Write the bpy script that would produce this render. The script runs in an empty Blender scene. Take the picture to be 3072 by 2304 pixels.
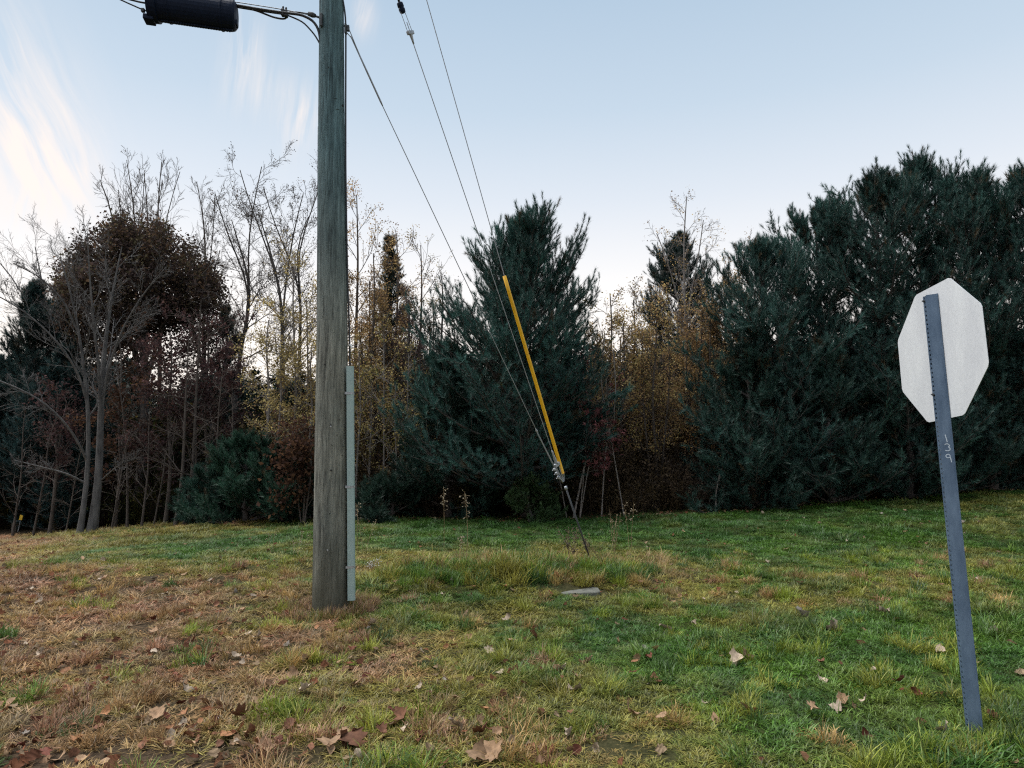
import bpy, math, random
import numpy as np
from mathutils import Vector, Matrix

SC = bpy.context.scene
COL = SC.collection
RNG = np.random.default_rng(11)
random.seed(5)

# ------------------------------------------------------------------ camera
F, CX, CY, HZ, CAMH = 2048.0, 1536.0, 1152.0, 1337.0, 1.5      # photograph 3072 x 2304
PITCH = math.atan((HZ - CY) / F)
cam_d = bpy.data.cameras.new("camera")
cam_d.sensor_width = 36.0
cam_d.lens = 24.0
cam_d.clip_start = 0.05
cam_d.clip_end = 3000.0
cam = bpy.data.objects.new("camera", cam_d)
COL.objects.link(cam)
cam.location = (0, 0, CAMH)
cam.rotation_euler = (math.pi / 2 + PITCH, 0, 0)
SC.camera = cam

# ------------------------------------------------------------------ sky, sun, exposure
SUN_EL, SUN_AZ = math.radians(66), math.radians(-70)           # broad soft glow of the evening sky, from the left
w = bpy.data.worlds.new("World")
SC.world = w
w.use_nodes = True
w.cycles.sampling_method = 'MANUAL'
w.cycles.sample_map_resolution = 256
nt = w.node_tree
nt.nodes.clear()


def N(tree, typ, **kw):
    n = tree.nodes.new(typ)
    for k, v in kw.items():
        if k.startswith("i_"):
            n.inputs[int(k[2:])].default_value = v
        else:
            setattr(n, k, v)
    return n


def sky_world():
    L = nt.links
    out = N(nt, "ShaderNodeOutputWorld")
    bg = N(nt, "ShaderNodeBackground")
    bg.inputs[1].default_value = SKY_STRENGTH
    L.new(bg.outputs[0], out.inputs[0])
    tc = N(nt, "ShaderNodeTexCoord")
    sep = N(nt, "ShaderNodeSeparateXYZ")
    L.new(tc.outputs["Generated"], sep.inputs[0])
    ramp = N(nt, "ShaderNodeValToRGB")
    cr = ramp.color_ramp
    stops = [(0.0, (.86, .76, .67)), (.12, (.86, .79, .725)), (.22, (.765, .74, .72)), (.34, (.57, .61, .66)), (.45, (.43, .515, .60)),
             (.58, (.335, .435, .54)), (.8, (.29, .375, .485)), (1.0, (.25, .34, .455))]
    while len(cr.elements) < len(stops):
        cr.elements.new(.5)
    for e, (p, c) in zip(cr.elements, stops):
        e.position = p
        e.color = (*c, 1)
    L.new(sep.outputs[2], ramp.inputs[0])
    sky = N(nt, "ShaderNodeTexSky", sky_type='NISHITA')
    sky.sun_disc = False
    sky.sun_elevation = SUN_EL
    sky.sun_rotation = SUN_AZ
    sky.dust_density = 1.0
    skm = N(nt, "ShaderNodeVectorMath", operation='SCALE')
    L.new(sky.outputs[0], skm.inputs[0])
    skm.inputs[3].default_value = 0.12
    mix = N(nt, "ShaderNodeMixRGB")
    mix.inputs[0].default_value = 0.06
    L.new(ramp.outputs[0], mix.inputs[1])
    L.new(skm.outputs[0], mix.inputs[2])
    # cirrus: streaky noise gathered along a few plumes
    def M(op, a, b=None):
        n = N(nt, "ShaderNodeMath", operation=op)
        for i, v in enumerate((a, b)):
            if v is None:
                continue
            if isinstance(v, (int, float)):
                n.inputs[i].default_value = v
            else:
                L.new(v, n.inputs[i])
        return n.outputs[0]
    nz = N(nt, "ShaderNodeTexNoise")
    nz.inputs["Scale"].default_value = 3.5
    nz.inputs["Detail"].default_value = 3
    L.new(tc.outputs["Generated"], nz.inputs["Vector"])
    dv = N(nt, "ShaderNodeVectorMath", operation='MULTIPLY_ADD')
    L.new(nz.outputs["Color"], dv.inputs[0])
    dv.inputs[1].default_value = (.06, .06, .06)
    L.new(tc.outputs["Generated"], dv.inputs[2])
    off = np.array([.03, .03, .03])

    def streak(x0, y0, x1, y1, along, across):
        a, b = ray(x0, y0), ray(x1, y1)
        a, b = a / np.linalg.norm(a), b / np.linalg.norm(b)
        ax = (b - a) / np.linalg.norm(b - a)
        pp = np.cross(a, ax)
        cmb = N(nt, "ShaderNodeCombineXYZ")
        for k, (v, s) in enumerate(((ax, along), (pp, across))):
            d = N(nt, "ShaderNodeVectorMath", operation='DOT_PRODUCT')
            L.new(dv.outputs[0], d.inputs[0])
            d.inputs[1].default_value = tuple(v * s)
            L.new(d.outputs["Value"], cmb.inputs[k])
        n2 = N(nt, "ShaderNodeTexNoise")
        n2.inputs["Scale"].default_value = 1.0
        n2.inputs["Detail"].default_value = 5
        n2.inputs["Roughness"].default_value = .6
        n2.inputs["Distortion"].default_value = .35
        L.new(cmb.outputs[0], n2.inputs["Vector"])
        mr = N(nt, "ShaderNodeMapRange")
        L.new(n2.outputs["Fac"], mr.inputs[0])
        mr.inputs[1].default_value = .36
        mr.inputs[2].default_value = .70
        return mr.outputs[0]
    st = {'a': streak(0, 60, 250, 580, 5, 46), 'b': streak(740, 60, 700, 400, 6, 60)}
    acc = {'a': None, 'b': None}
    for (x0, y0, x1, y1, wid, amt, which) in CIRRUS:
        a, b = ray(x0, y0), ray(x1, y1)
        a = a / np.linalg.norm(a)
        b = b / np.linalg.norm(b)
        c = (a + b) / 2
        ax = (b - a)
        half = np.linalg.norm(ax) / 2
        ax /= 2 * half
        pp = np.cross(c / np.linalg.norm(c), ax)
        pp /= np.linalg.norm(pp)
        s0 = N(nt, "ShaderNodeVectorMath", operation='SUBTRACT')
        L.new(dv.outputs[0], s0.inputs[0])
        s0.inputs[1].default_value = tuple(c + off)
        d1 = N(nt, "ShaderNodeVectorMath", operation='DOT_PRODUCT')
        L.new(s0.outputs[0], d1.inputs[0])
        d1.inputs[1].default_value = tuple(ax / half)
        d2 = N(nt, "ShaderNodeVectorMath", operation='DOT_PRODUCT')
        L.new(s0.outputs[0], d2.inputs[0])
        d2.inputs[1].default_value = tuple(pp / wid)
        q = M('ADD', M('MULTIPLY', d1.outputs["Value"], d1.outputs["Value"]), M('MULTIPLY', d2.outputs["Value"], d2.outputs["Value"]))
        d3 = N(nt, "ShaderNodeVectorMath", operation='DOT_PRODUCT')
        L.new(tc.outputs["Generated"], d3.inputs[0])
        d3.inputs[1].default_value = tuple(c)
        mask = M('MULTIPLY', M('MULTIPLY', M('EXPONENT', M('MULTIPLY', q, -1.0)), M('GREATER_THAN', d3.outputs["Value"], 0.0)), amt)
        acc[which] = mask if acc[which] is None else M('ADD', acc[which], mask)
    total = M('ADD', M('MULTIPLY', acc['a'], st['a']), M('MULTIPLY', acc['b'], st['b']))
    total = M('MINIMUM', total, .85)
    mc = N(nt, "ShaderNodeMixRGB")
    L.new(total, mc.inputs[0])
    L.new(mix.outputs[0], mc.inputs[1])
    mc.inputs[2].default_value = (.78, .69, .635, 1)
    L.new(mc.outputs[0], bg.inputs[0])


SKY_STRENGTH = 1.0
# plumes of cirrus: two directions in the sky (given as photograph pixels), width, strength, streak scale
CIRRUS = [(-40, 20, 240, 560, .045, .85, 'a'), (-20, 330, 260, 640, .035, .8, 'a'), (-60, 560, 230, 640, .04, .8, 'b'), (250, 460, 265, 590, .014, .6, 'a'),
          (738, 60, 705, 270, .020, .85, 'b'), (700, 250, 920, 330, .030, .40, 'b'), (935, 310, 860, 470, .022, .8, 'b'),
          (1085, -20, 1095, 110, .014, .7, 'b'), (-600, -300, -150, 500, .10, .6, 'a')]
_R = np.array([[1, 0, 0], [0, math.cos(PITCH), -math.sin(PITCH)], [0, math.sin(PITCH), math.cos(PITCH)]])


def ray(px, py):
    return _R @ np.array([(px - CX) / F, 1.0, -(py - CY) / F])


sky_world()
sun_d = bpy.data.lights.new("sun", 'SUN')
sun_d.energy = 3.3
sun_d.angle = math.radians(50)
sun_d.color = (1.0, .97, .93)
sun = bpy.data.objects.new("sun", sun_d)
COL.objects.link(sun)
sdir = Vector((math.sin(SUN_AZ) * math.cos(SUN_EL), math.cos(SUN_AZ) * math.cos(SUN_EL), math.sin(SUN_EL)))
sun.rotation_euler = sdir.to_track_quat('Z', 'Y').to_euler()
SC.view_settings.view_transform = 'Standard'
SC.view_settings.look = 'None'
SC.view_settings.gamma = 1
SC.view_settings.exposure = 0.5
SC.view_settings.use_curve_mapping = False
SC.render.engine = 'CYCLES'
SC.cycles.use_denoising = False
SC.cycles.filter_width = 1.2
SC.cycles.use_adaptive_sampling = True
SC.cycles.adaptive_threshold = 0.02
SC.cycles.max_bounces = 6
SC.cycles.diffuse_bounces = 3
SC.cycles.glossy_bounces = 2
SC.cycles.transmission_bounces = 3
SC.cycles.transparent_max_bounces = 4


# ------------------------------------------------------------------ geometry helpers
def at(px, py, Y):
    """world point on the sight line of a photograph pixel at world distance Y"""
    d = ray(px, py)
    return np.array([0, 0, CAMH]) + d * (Y / d[1])


def onplane(px, py, p0, n):
    d = ray(px, py)
    o = np.array([0, 0, CAMH])
    return o + d * (np.dot(np.asarray(p0) - o, n) / np.dot(d, n))


_gc = []
for (px, py, Y) in [(2940, 2195, 3.61), (996, 1828, 6.48), (1772, 1682, 9.16), (2960, 1476, 14.2), (2500, 1506, 14.0), (2100, 1540, 13.8), (1700, 1560, 13.5),
                    (1300, 1567, 13.5), (700, 1572, 14.4), (450, 1580, 15.2), (290, 1598, 16.0), (140, 1616, 17.0), (0, 1600, 19.0), (-500, 1600, 19.5), (3500, 1448, 14.5)]:
    p = at(px, py, Y)
    _gc.append((p[0], p[1], p[2]))
for x in (-9, -5, -2, 0, 2.5, 6, 10):
    for y in (-3, 1, 4):
        _gc.append((x, y, 0.0 if abs(x) < 4 else .03 * (x - math.copysign(4, x))))
for x in (-4, 1, 4.5):
    _gc.append((x, 7.5, 0.02 * x))
for x, z in ((-40, -.9), (-15, -.7), (0, 0), (15, .5), (40, .8)):
    _gc.append((x, 30, z))
    _gc.append((x, 60, z))
_gc = np.array(_gc)


def vnoise(x, y, seed=0, s=1.0):
    """smooth value noise, 0..1"""
    x = np.asarray(x, float) / s
    y = np.asarray(y, float) / s
    xi, yi = np.floor(x).astype(np.int64), np.floor(y).astype(np.int64)
    fx, fy = x - xi, y - yi
    fx = fx * fx * (3 - 2 * fx)
    fy = fy * fy * (3 - 2 * fy)

    def h(a, b):
        v = (a * 374761393 + b * 668265263 + seed * 1442695041) & 0xffffffff
        v = ((v ^ (v >> 13)) * 1274126177) & 0xffffffff
        return ((v ^ (v >> 16)) & 0xffff) / 65535.0
    return (h(xi, yi) * (1 - fx) + h(xi + 1, yi) * fx) * (1 - fy) + (h(xi, yi + 1) * (1 - fx) + h(xi + 1, yi + 1) * fx) * fy


def hgt(x, y):
    x = np.asarray(x, float)
    y = np.asarray(y, float)
    d2 = (x[..., None] - _gc[:, 0]) ** 2 + (y[..., None] - _gc[:, 1]) ** 2
    wt = 1.0 / (d2 + 1.2) ** 2
    z = (wt * _gc[:, 2]).sum(-1) / wt.sum(-1)
    b = .05 * (vnoise(x, y, 3, .9) - .5) + .025 * (vnoise(x, y, 4, .33) - .5) + .05 * (vnoise(x, y, 9, 2.5) - .5)
    m = .19 * np.exp(-((x + .05) / 1.5) ** 2 - ((y - 7.75) / .75) ** 2)
    return z + b + m


def hz(x, y):
    return float(hgt(np.array([x]), np.array([y]))[0])


def gpt(px, py):
    """point of the ground seen at a photograph pixel"""
    d = ray(px, py)
    o = np.array([0, 0, CAMH])
    t = np.linspace(2.0, 40, 1200)
    P = o + d * t[:, None]
    below = P[:, 2] < hgt(P[:, 0], P[:, 1])
    k = int(np.argmax(below)) if below.any() else len(t) - 1
    return P[k]


def mesh_np(name, V, faces_flat, counts, smooth=False):
    """fast mesh from arrays: V (n,3), faces_flat loop vertex ids, counts per face"""
    me = bpy.data.meshes.new(name)
    V = np.asarray(V, np.float32)
    ff = np.asarray(faces_flat, np.int32)
    ct = np.asarray(counts, np.int32)
    me.vertices.add(len(V))
    me.vertices.foreach_set("co", V.ravel())
    me.loops.add(len(ff))
    me.loops.foreach_set("vertex_index", ff)
    me.polygons.add(len(ct))
    st = np.zeros(len(ct), np.int32)
    st[1:] = np.cumsum(ct)[:-1]
    me.polygons.foreach_set("loop_start", st)
    me.polygons.foreach_set("loop_total", ct)
    if smooth:
        me.polygons.foreach_set("use_smooth", np.ones(len(ct), bool))
    me.update(calc_edges=True)
    return me


class MB:
    """collects shapes, builds one mesh"""

    def __init__(self):
        self.v, self.f, self.m = [], [], []

    def add(self, V, Fs, mi=0):
        o = len(self.v)
        self.v.extend([tuple(p) for p in V])
        self.f.extend([tuple(i + o for i in f) for f in Fs])
        self.m.extend([mi] * len(Fs))
        return self

    def tube(self, P, r, n=8, cap=True, mi=0):
        P = np.asarray(P, float)
        r = np.broadcast_to(np.asarray(r, float), (len(P),))
        V, Fs = tube_arr(P[None], r[None], n)
        o = len(self.v)
        self.v.extend(map(tuple, V))
        self.f.extend([tuple(i + o for i in f) for f in Fs])
        self.m.extend([mi] * len(Fs))
        if cap:
            k = len(P)
            self.f.append(tuple(o + i for i in range(n - 1, -1, -1)))
            self.f.append(tuple(o + (k - 1) * n + i for i in range(n)))
            self.m.extend([mi] * 2)
        return self

    def box(self, c, s, R=None, mi=0):
        c = np.asarray(c, float)
        h = np.asarray(s, float) / 2
        V = np.array([(x, y, z) for x in (-1, 1) for y in (-1, 1) for z in (-1, 1)], float) * h
        if R is not None:
            V = V @ np.asarray(R, float).T
        return self.add(V + c, [(0, 1, 3, 2), (4, 6, 7, 5), (0, 4, 5, 1), (2, 3, 7, 6), (0, 2, 6, 4), (1, 5, 7, 3)], mi)

    def build(self, name, mats, parent=None, smooth=False, bevel=0):
        me = bpy.data.meshes.new(name)
        me.from_pydata(self.v, [], self.f)
        mats = mats if isinstance(mats, (list, tuple)) else [mats]
        for m in mats:
            me.materials.append(m)
        me.polygons.foreach_set("material_index", self.m)
        if smooth:
            me.polygons.foreach_set("use_smooth", [True] * len(self.f))
        me.update()
        o = link(name, me, parent)
        if bevel:
            b = o.modifiers.new("bevel", 'BEVEL')
            b.width = bevel
            b.segments = 2
            b.limit_method = 'ANGLE'
        return o


def frames(T):
    up = np.zeros_like(T)
    up[..., 2] = 1
    alt = np.abs(T[..., 2]) > .92
    up[alt] = (1, 0, 0)
    A = np.cross(T, up)
    A /= np.linalg.norm(A, axis=-1, keepdims=True) + 1e-9
    B = np.cross(T, A)
    return A, B


def tube_arr(P, R, n):
    """P (K,m,3), R (K,m) -> verts, quads of K tubes with n sides"""
    K, m, _ = P.shape
    T = np.gradient(P, axis=1) if m > 2 else np.repeat((P[:, 1:] - P[:, :1]), 2, axis=1)
    T = T / (np.linalg.norm(T, axis=-1, keepdims=True) + 1e-9)
    Tm = P[:, -1] - P[:, 0]
    Tm = Tm / (np.linalg.norm(Tm, axis=-1, keepdims=True) + 1e-9)
    A0, _ = frames(Tm)
    A = A0[:, None, :] - T * (A0[:, None, :] * T).sum(-1, keepdims=True)
    A /= np.linalg.norm(A, axis=-1, keepdims=True) + 1e-9
    B = np.cross(T, A)
    an = np.arange(n) * 2 * math.pi / n
    V = P[:, :, None, :] + R[:, :, None, None] * (A[:, :, None, :] * np.cos(an)[:, None] + B[:, :, None, :] * np.sin(an)[:, None])
    V = V.reshape(-1, 3)
    k = np.arange(K)[:, None, None] * m * n
    i = np.arange(m - 1)[None, :, None] * n
    j = np.arange(n)[None, None, :]
    j2 = (j + 1) % n
    a = k + i + j
    b = k + i + j2
    Q = np.stack([a, b, b + n, a + n], -1).reshape(-1, 4)
    return V, Q


def limbs_mesh(name, groups, smooth=True):
    """groups: list of (P, R, sides)"""
    Vs, Fs, o = [], [], 0
    for P, R, n in groups:
        if len(P) == 0:
            continue
        V, Q = tube_arr(P, R, n)
        Vs.append(V)
        Fs.append(Q + o)
        o += len(V)
    V = np.concatenate(Vs)
    Q = np.concatenate(Fs)
    return mesh_np(name, V, Q.ravel(), np.full(len(Q), 4), smooth)


def link(name, data, parent=None):
    o = bpy.data.objects.new(name, data)
    COL.objects.link(o)
    if parent is not None:
        o.parent = parent
        o.matrix_parent_inverse = Matrix.Translation(-Vector(parent.location))
    return o


def empty(name, loc):
    o = bpy.data.objects.new(name, None)
    COL.objects.link(o)
    o.location = tuple(loc)
    o.empty_display_size = .1
    return o


def tag(o, label=None, cat=None, group=None, kind=None):
    if label:
        o["label"] = label
    if cat:
        o["category"] = cat
    if group:
        o["group"] = group
    if kind:
        o["kind"] = kind
    return o


# ------------------------------------------------------------------ materials
def new_mat(name):
    m = bpy.data.materials.new(name)
    m.use_nodes = True
    t = m.node_tree
    t.nodes.clear()
    out = N(t, "ShaderNodeOutputMaterial")
    return m, t, out


def simple(name, col, rough=.6, metal=0.0, var=.25, scale=30, bump=0.0, stretch=(1, 1, 1), spec=.5, col2=None, coord="Object"):
    m, t, out = new_mat(name)
    L = t.links
    bs = N(t, "ShaderNodeBsdfPrincipled")
    bs.inputs["Roughness"].default_value = rough
    bs.inputs["Metallic"].default_value = metal
    bs.inputs["Specular IOR Level"].default_value = spec
    tc = N(t, "ShaderNodeTexCoord")
    mp = N(t, "ShaderNodeMapping")
    mp.inputs["Scale"].default_value = stretch
    L.new(tc.outputs[coord], mp.inputs[0])
    nz = N(t, "ShaderNodeTexNoise")
    nz.inputs["Scale"].default_value = scale
    nz.inputs["Detail"].default_value = 6
    nz.inputs["Roughness"].default_value = .65
    L.new(mp.outputs[0], nz.inputs["Vector"])
    rp = N(t, "ShaderNodeValToRGB")
    c2 = col2 or tuple(c * (1 - var) for c in col)
    rp.color_ramp.elements[0].position = .3
    rp.color_ramp.elements[1].position = .7
    rp.color_ramp.elements[0].color = (*c2, 1)
    rp.color_ramp.elements[1].color = (*[min(1, c * (1 + (var if not col2 else 0))) for c in col], 1)
    L.new(nz.outputs["Fac"], rp.inputs[0])
    L.new(rp.outputs[0], bs.inputs["Base Color"])
    if bump:
        bp = N(t, "ShaderNodeBump")
        bp.inputs["Strength"].default_value = bump
        bp.inputs["Distance"].default_value = .01
        L.new(nz.outputs["Fac"], bp.inputs["Height"])
        L.new(bp.outputs[0], bs.inputs["Normal"])
    L.new(bs.outputs[0], out.inputs[0])
    return m


def foliage(name, trans=.35, vari=.5, gloss=.0, attr="tint"):
    """leaf shader: colour comes from the instance's own tint, varied leaf by leaf"""
    m, t, out = new_mat(name)
    L = t.links
    at_ = N(t, "ShaderNodeAttribute", attribute_type='INSTANCER', attribute_name=attr)
    lv = N(t, "ShaderNodeAttribute", attribute_type='GEOMETRY', attribute_name="v")
    mr = N(t, "ShaderNodeMapRange")
    L.new(lv.outputs["Fac"], mr.inputs[0])
    mr.inputs[3].default_value = 1 - vari
    mr.inputs[4].default_value = 1 + vari
    sc = N(t, "ShaderNodeVectorMath", operation='SCALE')
    L.new(at_.outputs["Color"], sc.inputs[0])
    L.new(mr.outputs[0], sc.inputs[3])
    d = N(t, "ShaderNodeBsdfDiffuse")
    tr = N(t, "ShaderNodeBsdfTranslucent")
    L.new(sc.outputs[0], d.inputs[0])
    L.new(sc.outputs[0], tr.inputs[0])
    mx = N(t, "ShaderNodeMixShader")
    mx.inputs[0].default_value = trans
    L.new(d.outputs[0], mx.inputs[1])
    L.new(tr.outputs[0], mx.inputs[2])
    last = mx
    if gloss:
        g = N(t, "ShaderNodeBsdfGlossy")
        g.inputs[1].default_value = .45
        g.inputs[0].default_value = (.8, .85, .8, 1)
        m2 = N(t, "ShaderNodeMixShader")
        m2.inputs[0].default_value = gloss
        L.new(mx.outputs[0], m2.inputs[1])
        L.new(g.outputs[0], m2.inputs[2])
        last = m2
    L.new(last.outputs[0], out.inputs[0])
    return m


M_NEEDLE = foliage("pine_needles", .25, .45, .03)
M_LEAF = foliage("tree_leaves", .5, .5)
M_GRASS = foliage("grass_blades", .3, .62, .03)
M_BARK = {
    'grey': simple("grey_bark", (.15, .145, .14), .9, scale=11, stretch=(1, 1, .22), bump=.8, col2=(.04, .037, .036)),
    'dark': simple("dark_bark", (.06, .052, .047), .9, scale=14, stretch=(1, 1, .25), bump=.6, var=.4),
    'pine': simple("pine_bark", (.055, .046, .042), .95, scale=18, stretch=(1, 1, .4), bump=.8, var=.4),
    'birch': simple("birch_bark", (.24, .22, .20), .8, scale=9, stretch=(.6, .6, 3), bump=.3, col2=(.10, .08, .07)),
    'brown': simple("brown_bark", (.075, .06, .05), .9, scale=14, stretch=(1, 1, .3), bump=.5, var=.4),
}


# ------------------------------------------------------------------ instanced foliage (one object per crown)
_groups = {}


def proto_set(key, objs):
    """node group that puts one of several small meshes on every point of a mesh"""
    c = bpy.data.collections.new("parts_" + key)
    for i, o in enumerate(objs):
        c.objects.link(o)
    g = bpy.data.node_groups.new("scatter_" + key, 'GeometryNodeTree')
    g.interface.new_socket("Geometry", in_out='INPUT', socket_type='NodeSocketGeometry')
    g.interface.new_socket("Geometry", in_out='OUTPUT', socket_type='NodeSocketGeometry')
    gi, go = g.nodes.new('NodeGroupInput'), g.nodes.new('NodeGroupOutput')
    ci = g.nodes.new('GeometryNodeCollectionInfo')
    ci.inputs[0].default_value = c
    ci.inputs[1].default_value = True
    ci.inputs[2].default_value = True
    ip = g.nodes.new('GeometryNodeInstanceOnPoints')
    ip.inputs['Pick Instance'].default_value = True

    def na(nm, typ):
        n = g.nodes.new('GeometryNodeInputNamedAttribute')
        n.data_type = typ
        n.inputs[0].default_value = nm
        return n.outputs[0]
    e2r = g.nodes.new('FunctionNodeEulerToRotation')
    g.links.new(na("rot", 'FLOAT_VECTOR'), e2r.inputs[0])
    g.links.new(gi.outputs[0], ip.inputs['Points'])
    g.links.new(ci.outputs[0], ip.inputs['Instance'])
    g.links.new(na("pick", 'INT'), ip.inputs['Instance Index'])
    g.links.new(e2r.outputs[0], ip.inputs['Rotation'])
    g.links.new(na("size", 'FLOAT_VECTOR'), ip.inputs['Scale'])
    g.links.new(ip.outputs[0], go.inputs[0])
    _groups[key] = (g, len(objs))


def scatter(name, key, P, rot, size, tint, parent=None, pick=None):
    g, n = _groups[key]
    P = np.asarray(P, np.float32)
    k = len(P)
    me = bpy.data.meshes.new(name)
    me.vertices.add(k)
    me.vertices.foreach_set("co", P.ravel())
    a = me.attributes.new("rot", 'FLOAT_VECTOR', 'POINT')
    a.data.foreach_set("vector", np.asarray(rot, np.float32).ravel())
    size = np.asarray(size, np.float32)
    if size.ndim == 1:
        size = np.repeat(size[:, None], 3, 1)
    a = me.attributes.new("size", 'FLOAT_VECTOR', 'POINT')
    a.data.foreach_set("vector", size.ravel())
    a = me.attributes.new("pick", 'INT', 'POINT')
    a.data.foreach_set("value", (RNG.integers(0, n, k) if pick is None else pick).astype(np.int32))
    a = me.attributes.new("tint", 'FLOAT_COLOR', 'POINT')
    a.data.foreach_set("color", np.concatenate([tint, np.ones((k, 1))], 1).astype(np.float32).ravel())
    me.update()
    o = link(name, me, parent)
    md = o.modifiers.new("scatter", 'NODES')
    md.node_group = g
    if parent is not None:
        o["kind"] = "stuff"
    return o


def euler_to(D, spin=None):
    """XYZ euler angles turning +Z onto directions D"""
    D = D / (np.linalg.norm(D, axis=1, keepdims=True) + 1e-9)
    tilt = np.arccos(np.clip(D[:, 2], -1, 1))
    az = np.arctan2(D[:, 1], D[:, 0])
    # spin about own axis first, then tilt about Y, then turn about Z : matrix Rz(az) Ry(tilt) Rz(spin) -> back to XYZ euler
    s = RNG.uniform(0, 2 * math.pi, len(D)) if spin is None else spin
    ca, sa, cb, sb, cs, ss = np.cos(az), np.sin(az), np.cos(tilt), np.sin(tilt), np.cos(s), np.sin(s)
    r00 = ca * cb * cs - sa * ss
    r10 = sa * cb * cs + ca * ss
    r20 = -sb * cs
    r21 = sb * ss
    r22 = cb
    return np.stack([np.arctan2(r21, r22), np.arcsin(np.clip(-r20, -1, 1)), np.arctan2(r10, r00)], 1)


def proto_mesh(name, V, Ff, ct, vv, mat):
    me = mesh_np(name, V, Ff, ct)
    a = me.attributes.new("v", 'FLOAT', 'POINT')
    a.data.foreach_set("value", np.asarray(vv, np.float32))
    me.materials.append(mat)
    return bpy.data.objects.new(name, me)


def needle_tuft(i, rng, n=72, L=.22, nl=.11, wd=.0032):
    V, Fs, vv = [], [], []
    # the shoot itself
    for k in range(3):
        a = k * 2.094
        V += [(.004 * math.cos(a), .004 * math.sin(a), -.04)]
    V.append((0, 0, L * .8))
    Fs += [(0, 1, 3), (1, 2, 3), (2, 0, 3)]
    vv += [.1] * 4
    for k in range(n):
        t = rng.uniform(.05, 1) ** .8
        az = rng.uniform(0, 6.283)
        tl = rng.uniform(.4, 1.25) * (1.12 - .55 * t)
        d = np.array([math.sin(tl) * math.cos(az), math.sin(tl) * math.sin(az), math.cos(tl)])
        s = np.array([-math.sin(az), math.cos(az), 0]) * wd
        b = np.array([0, 0, L * .8 * t])
        l = nl * rng.uniform(.75, 1.15)
        o = len(V)
        V += [b - s, b + s, b + d * l]
        Fs.append((o, o + 1, o + 2))
        vv += [rng.uniform(0, 1)] * 3
    return proto_mesh("needle_tuft", np.array(V), np.array(Fs).ravel(), np.full(len(Fs), 3), vv, M_NEEDLE)


def leaf_cluster(i, rng, n=7, size=.06, spread=.13, droop=.4, maple=False):
    V, Fs, ct, vv = [], [], [], []
    for k in range(n):
        c = rng.normal(0, spread * .5, 3)
        az, el = rng.uniform(0, 6.283), rng.uniform(-1.2, .5) - droop * .5
        d = np.array([math.cos(az) * math.cos(el), math.sin(az) * math.cos(el), math.sin(el)])
        s = np.cross(d, rng.normal(0, 1, 3))
        s /= np.linalg.norm(s)
        u = np.cross(s, d)
        l = size * rng.uniform(.7, 1.3)
        wv = l * rng.uniform(.3, .42)
        o = len(V)
        v = rng.uniform(0, 1)
        if maple:
            V += [c, c + d * l * .5 + s * wv * 1.5, c + d * l, c + d * l * .5 - s * wv * 1.5, c + d * l * .45 + s * wv * .4 + u * .01, c + d * l * .45 - s * wv * .4 + u * .01]
            Fs += [o, o + 1, o + 4, o, o + 4, o + 5, o, o + 5, o + 3, o + 4, o + 2, o + 5]
            ct += [3, 3, 3, 3]
            vv += [v] * 6
        else:
            V += [c, c + d * l * .5 + s * wv + u * wv * .3, c + d * l, c + d * l * .5 - s * wv + u * wv * .3]
            Fs += [o, o + 1, o + 2, o, o + 2, o + 3]
            ct += [3, 3]
            vv += [v] * 4
    return proto_mesh("leaf_cluster", np.array(V), np.array(Fs), ct, vv, M_LEAF)


def grass_tuft(i, rng, n, l0, l1, rad, flat, wd=.0022):
    V, Fs, ct, vv = [], [], [], []
    lean = rng.uniform(0, 6.283)
    for k in range(n):
        a, r = rng.uniform(0, 6.283), rad * math.sqrt(rng.uniform())
        b = np.array([r * math.cos(a), r * math.sin(a), -.01])
        az = a + rng.normal(0, .9) if rng.uniform() < .6 else lean + rng.normal(0, .5)
        l = rng.uniform(l0, l1)
        el = np.clip(rng.normal(flat, .25), .05, 1.45)      # starting elevation
        bend = rng.uniform(.2, 1.1)
        h = np.array([math.cos(az), math.sin(az), 0])
        s = np.array([-h[1], h[0], 0]) * wd * rng.uniform(.6, 1.4)
        p = b.copy()
        o = len(V)
        pts = [p.copy()]
        e = el
        for q in range(3):
            p = p + (h * math.cos(e) + np.array([0, 0, math.sin(e)])) * l / 3
            e -= bend * .5
            p[2] = max(p[2], .002 + rng.uniform(0, .012))
            pts.append(p.copy())
        V += [pts[0] - s, pts[0] + s, pts[1] - s, pts[1] + s, pts[2] - s * .8, pts[2] + s * .8, pts[3]]
        Fs += [o, o + 1, o + 3, o + 2, o + 2, o + 3, o + 5, o + 4, o + 4, o + 5, o + 6]
        ct += [4, 4, 3]
        vv += [rng.uniform(0, 1)] * 7
    return proto_mesh("grass_tuft", np.array(V), np.array(Fs), ct, vv, M_GRASS)


proto_set("needles", [needle_tuft(i, RNG) for i in range(5)])
proto_set("oak", [leaf_cluster(i, RNG, 8, .085, .22) for i in range(5)])
proto_set("small", [leaf_cluster(i, RNG, 6, .044, .11) for i in range(5)])
proto_set("maple", [leaf_cluster(i, RNG, 6, .085, .16, maple=True) for i in range(5)])
GT = []
for i in range(4):
    GT.append(grass_tuft(i, RNG, 46, .035, .08, .07, .75))        # 0-3 short lawn
for i in range(3):
    GT.append(grass_tuft(i, RNG, 46, .08, .17, .06, 1.0))         # 4-6 long, arching
for i in range(3):
    GT.append(grass_tuft(i, RNG, 40, .05, .13, .10, .18))         # 7-9 flat thatch
for i in range(2):
    GT.append(grass_tuft(i, RNG, 30, .16, .34, .05, 1.2, .0026))  # 10-11 tall
proto_set("grass", GT)


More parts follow.
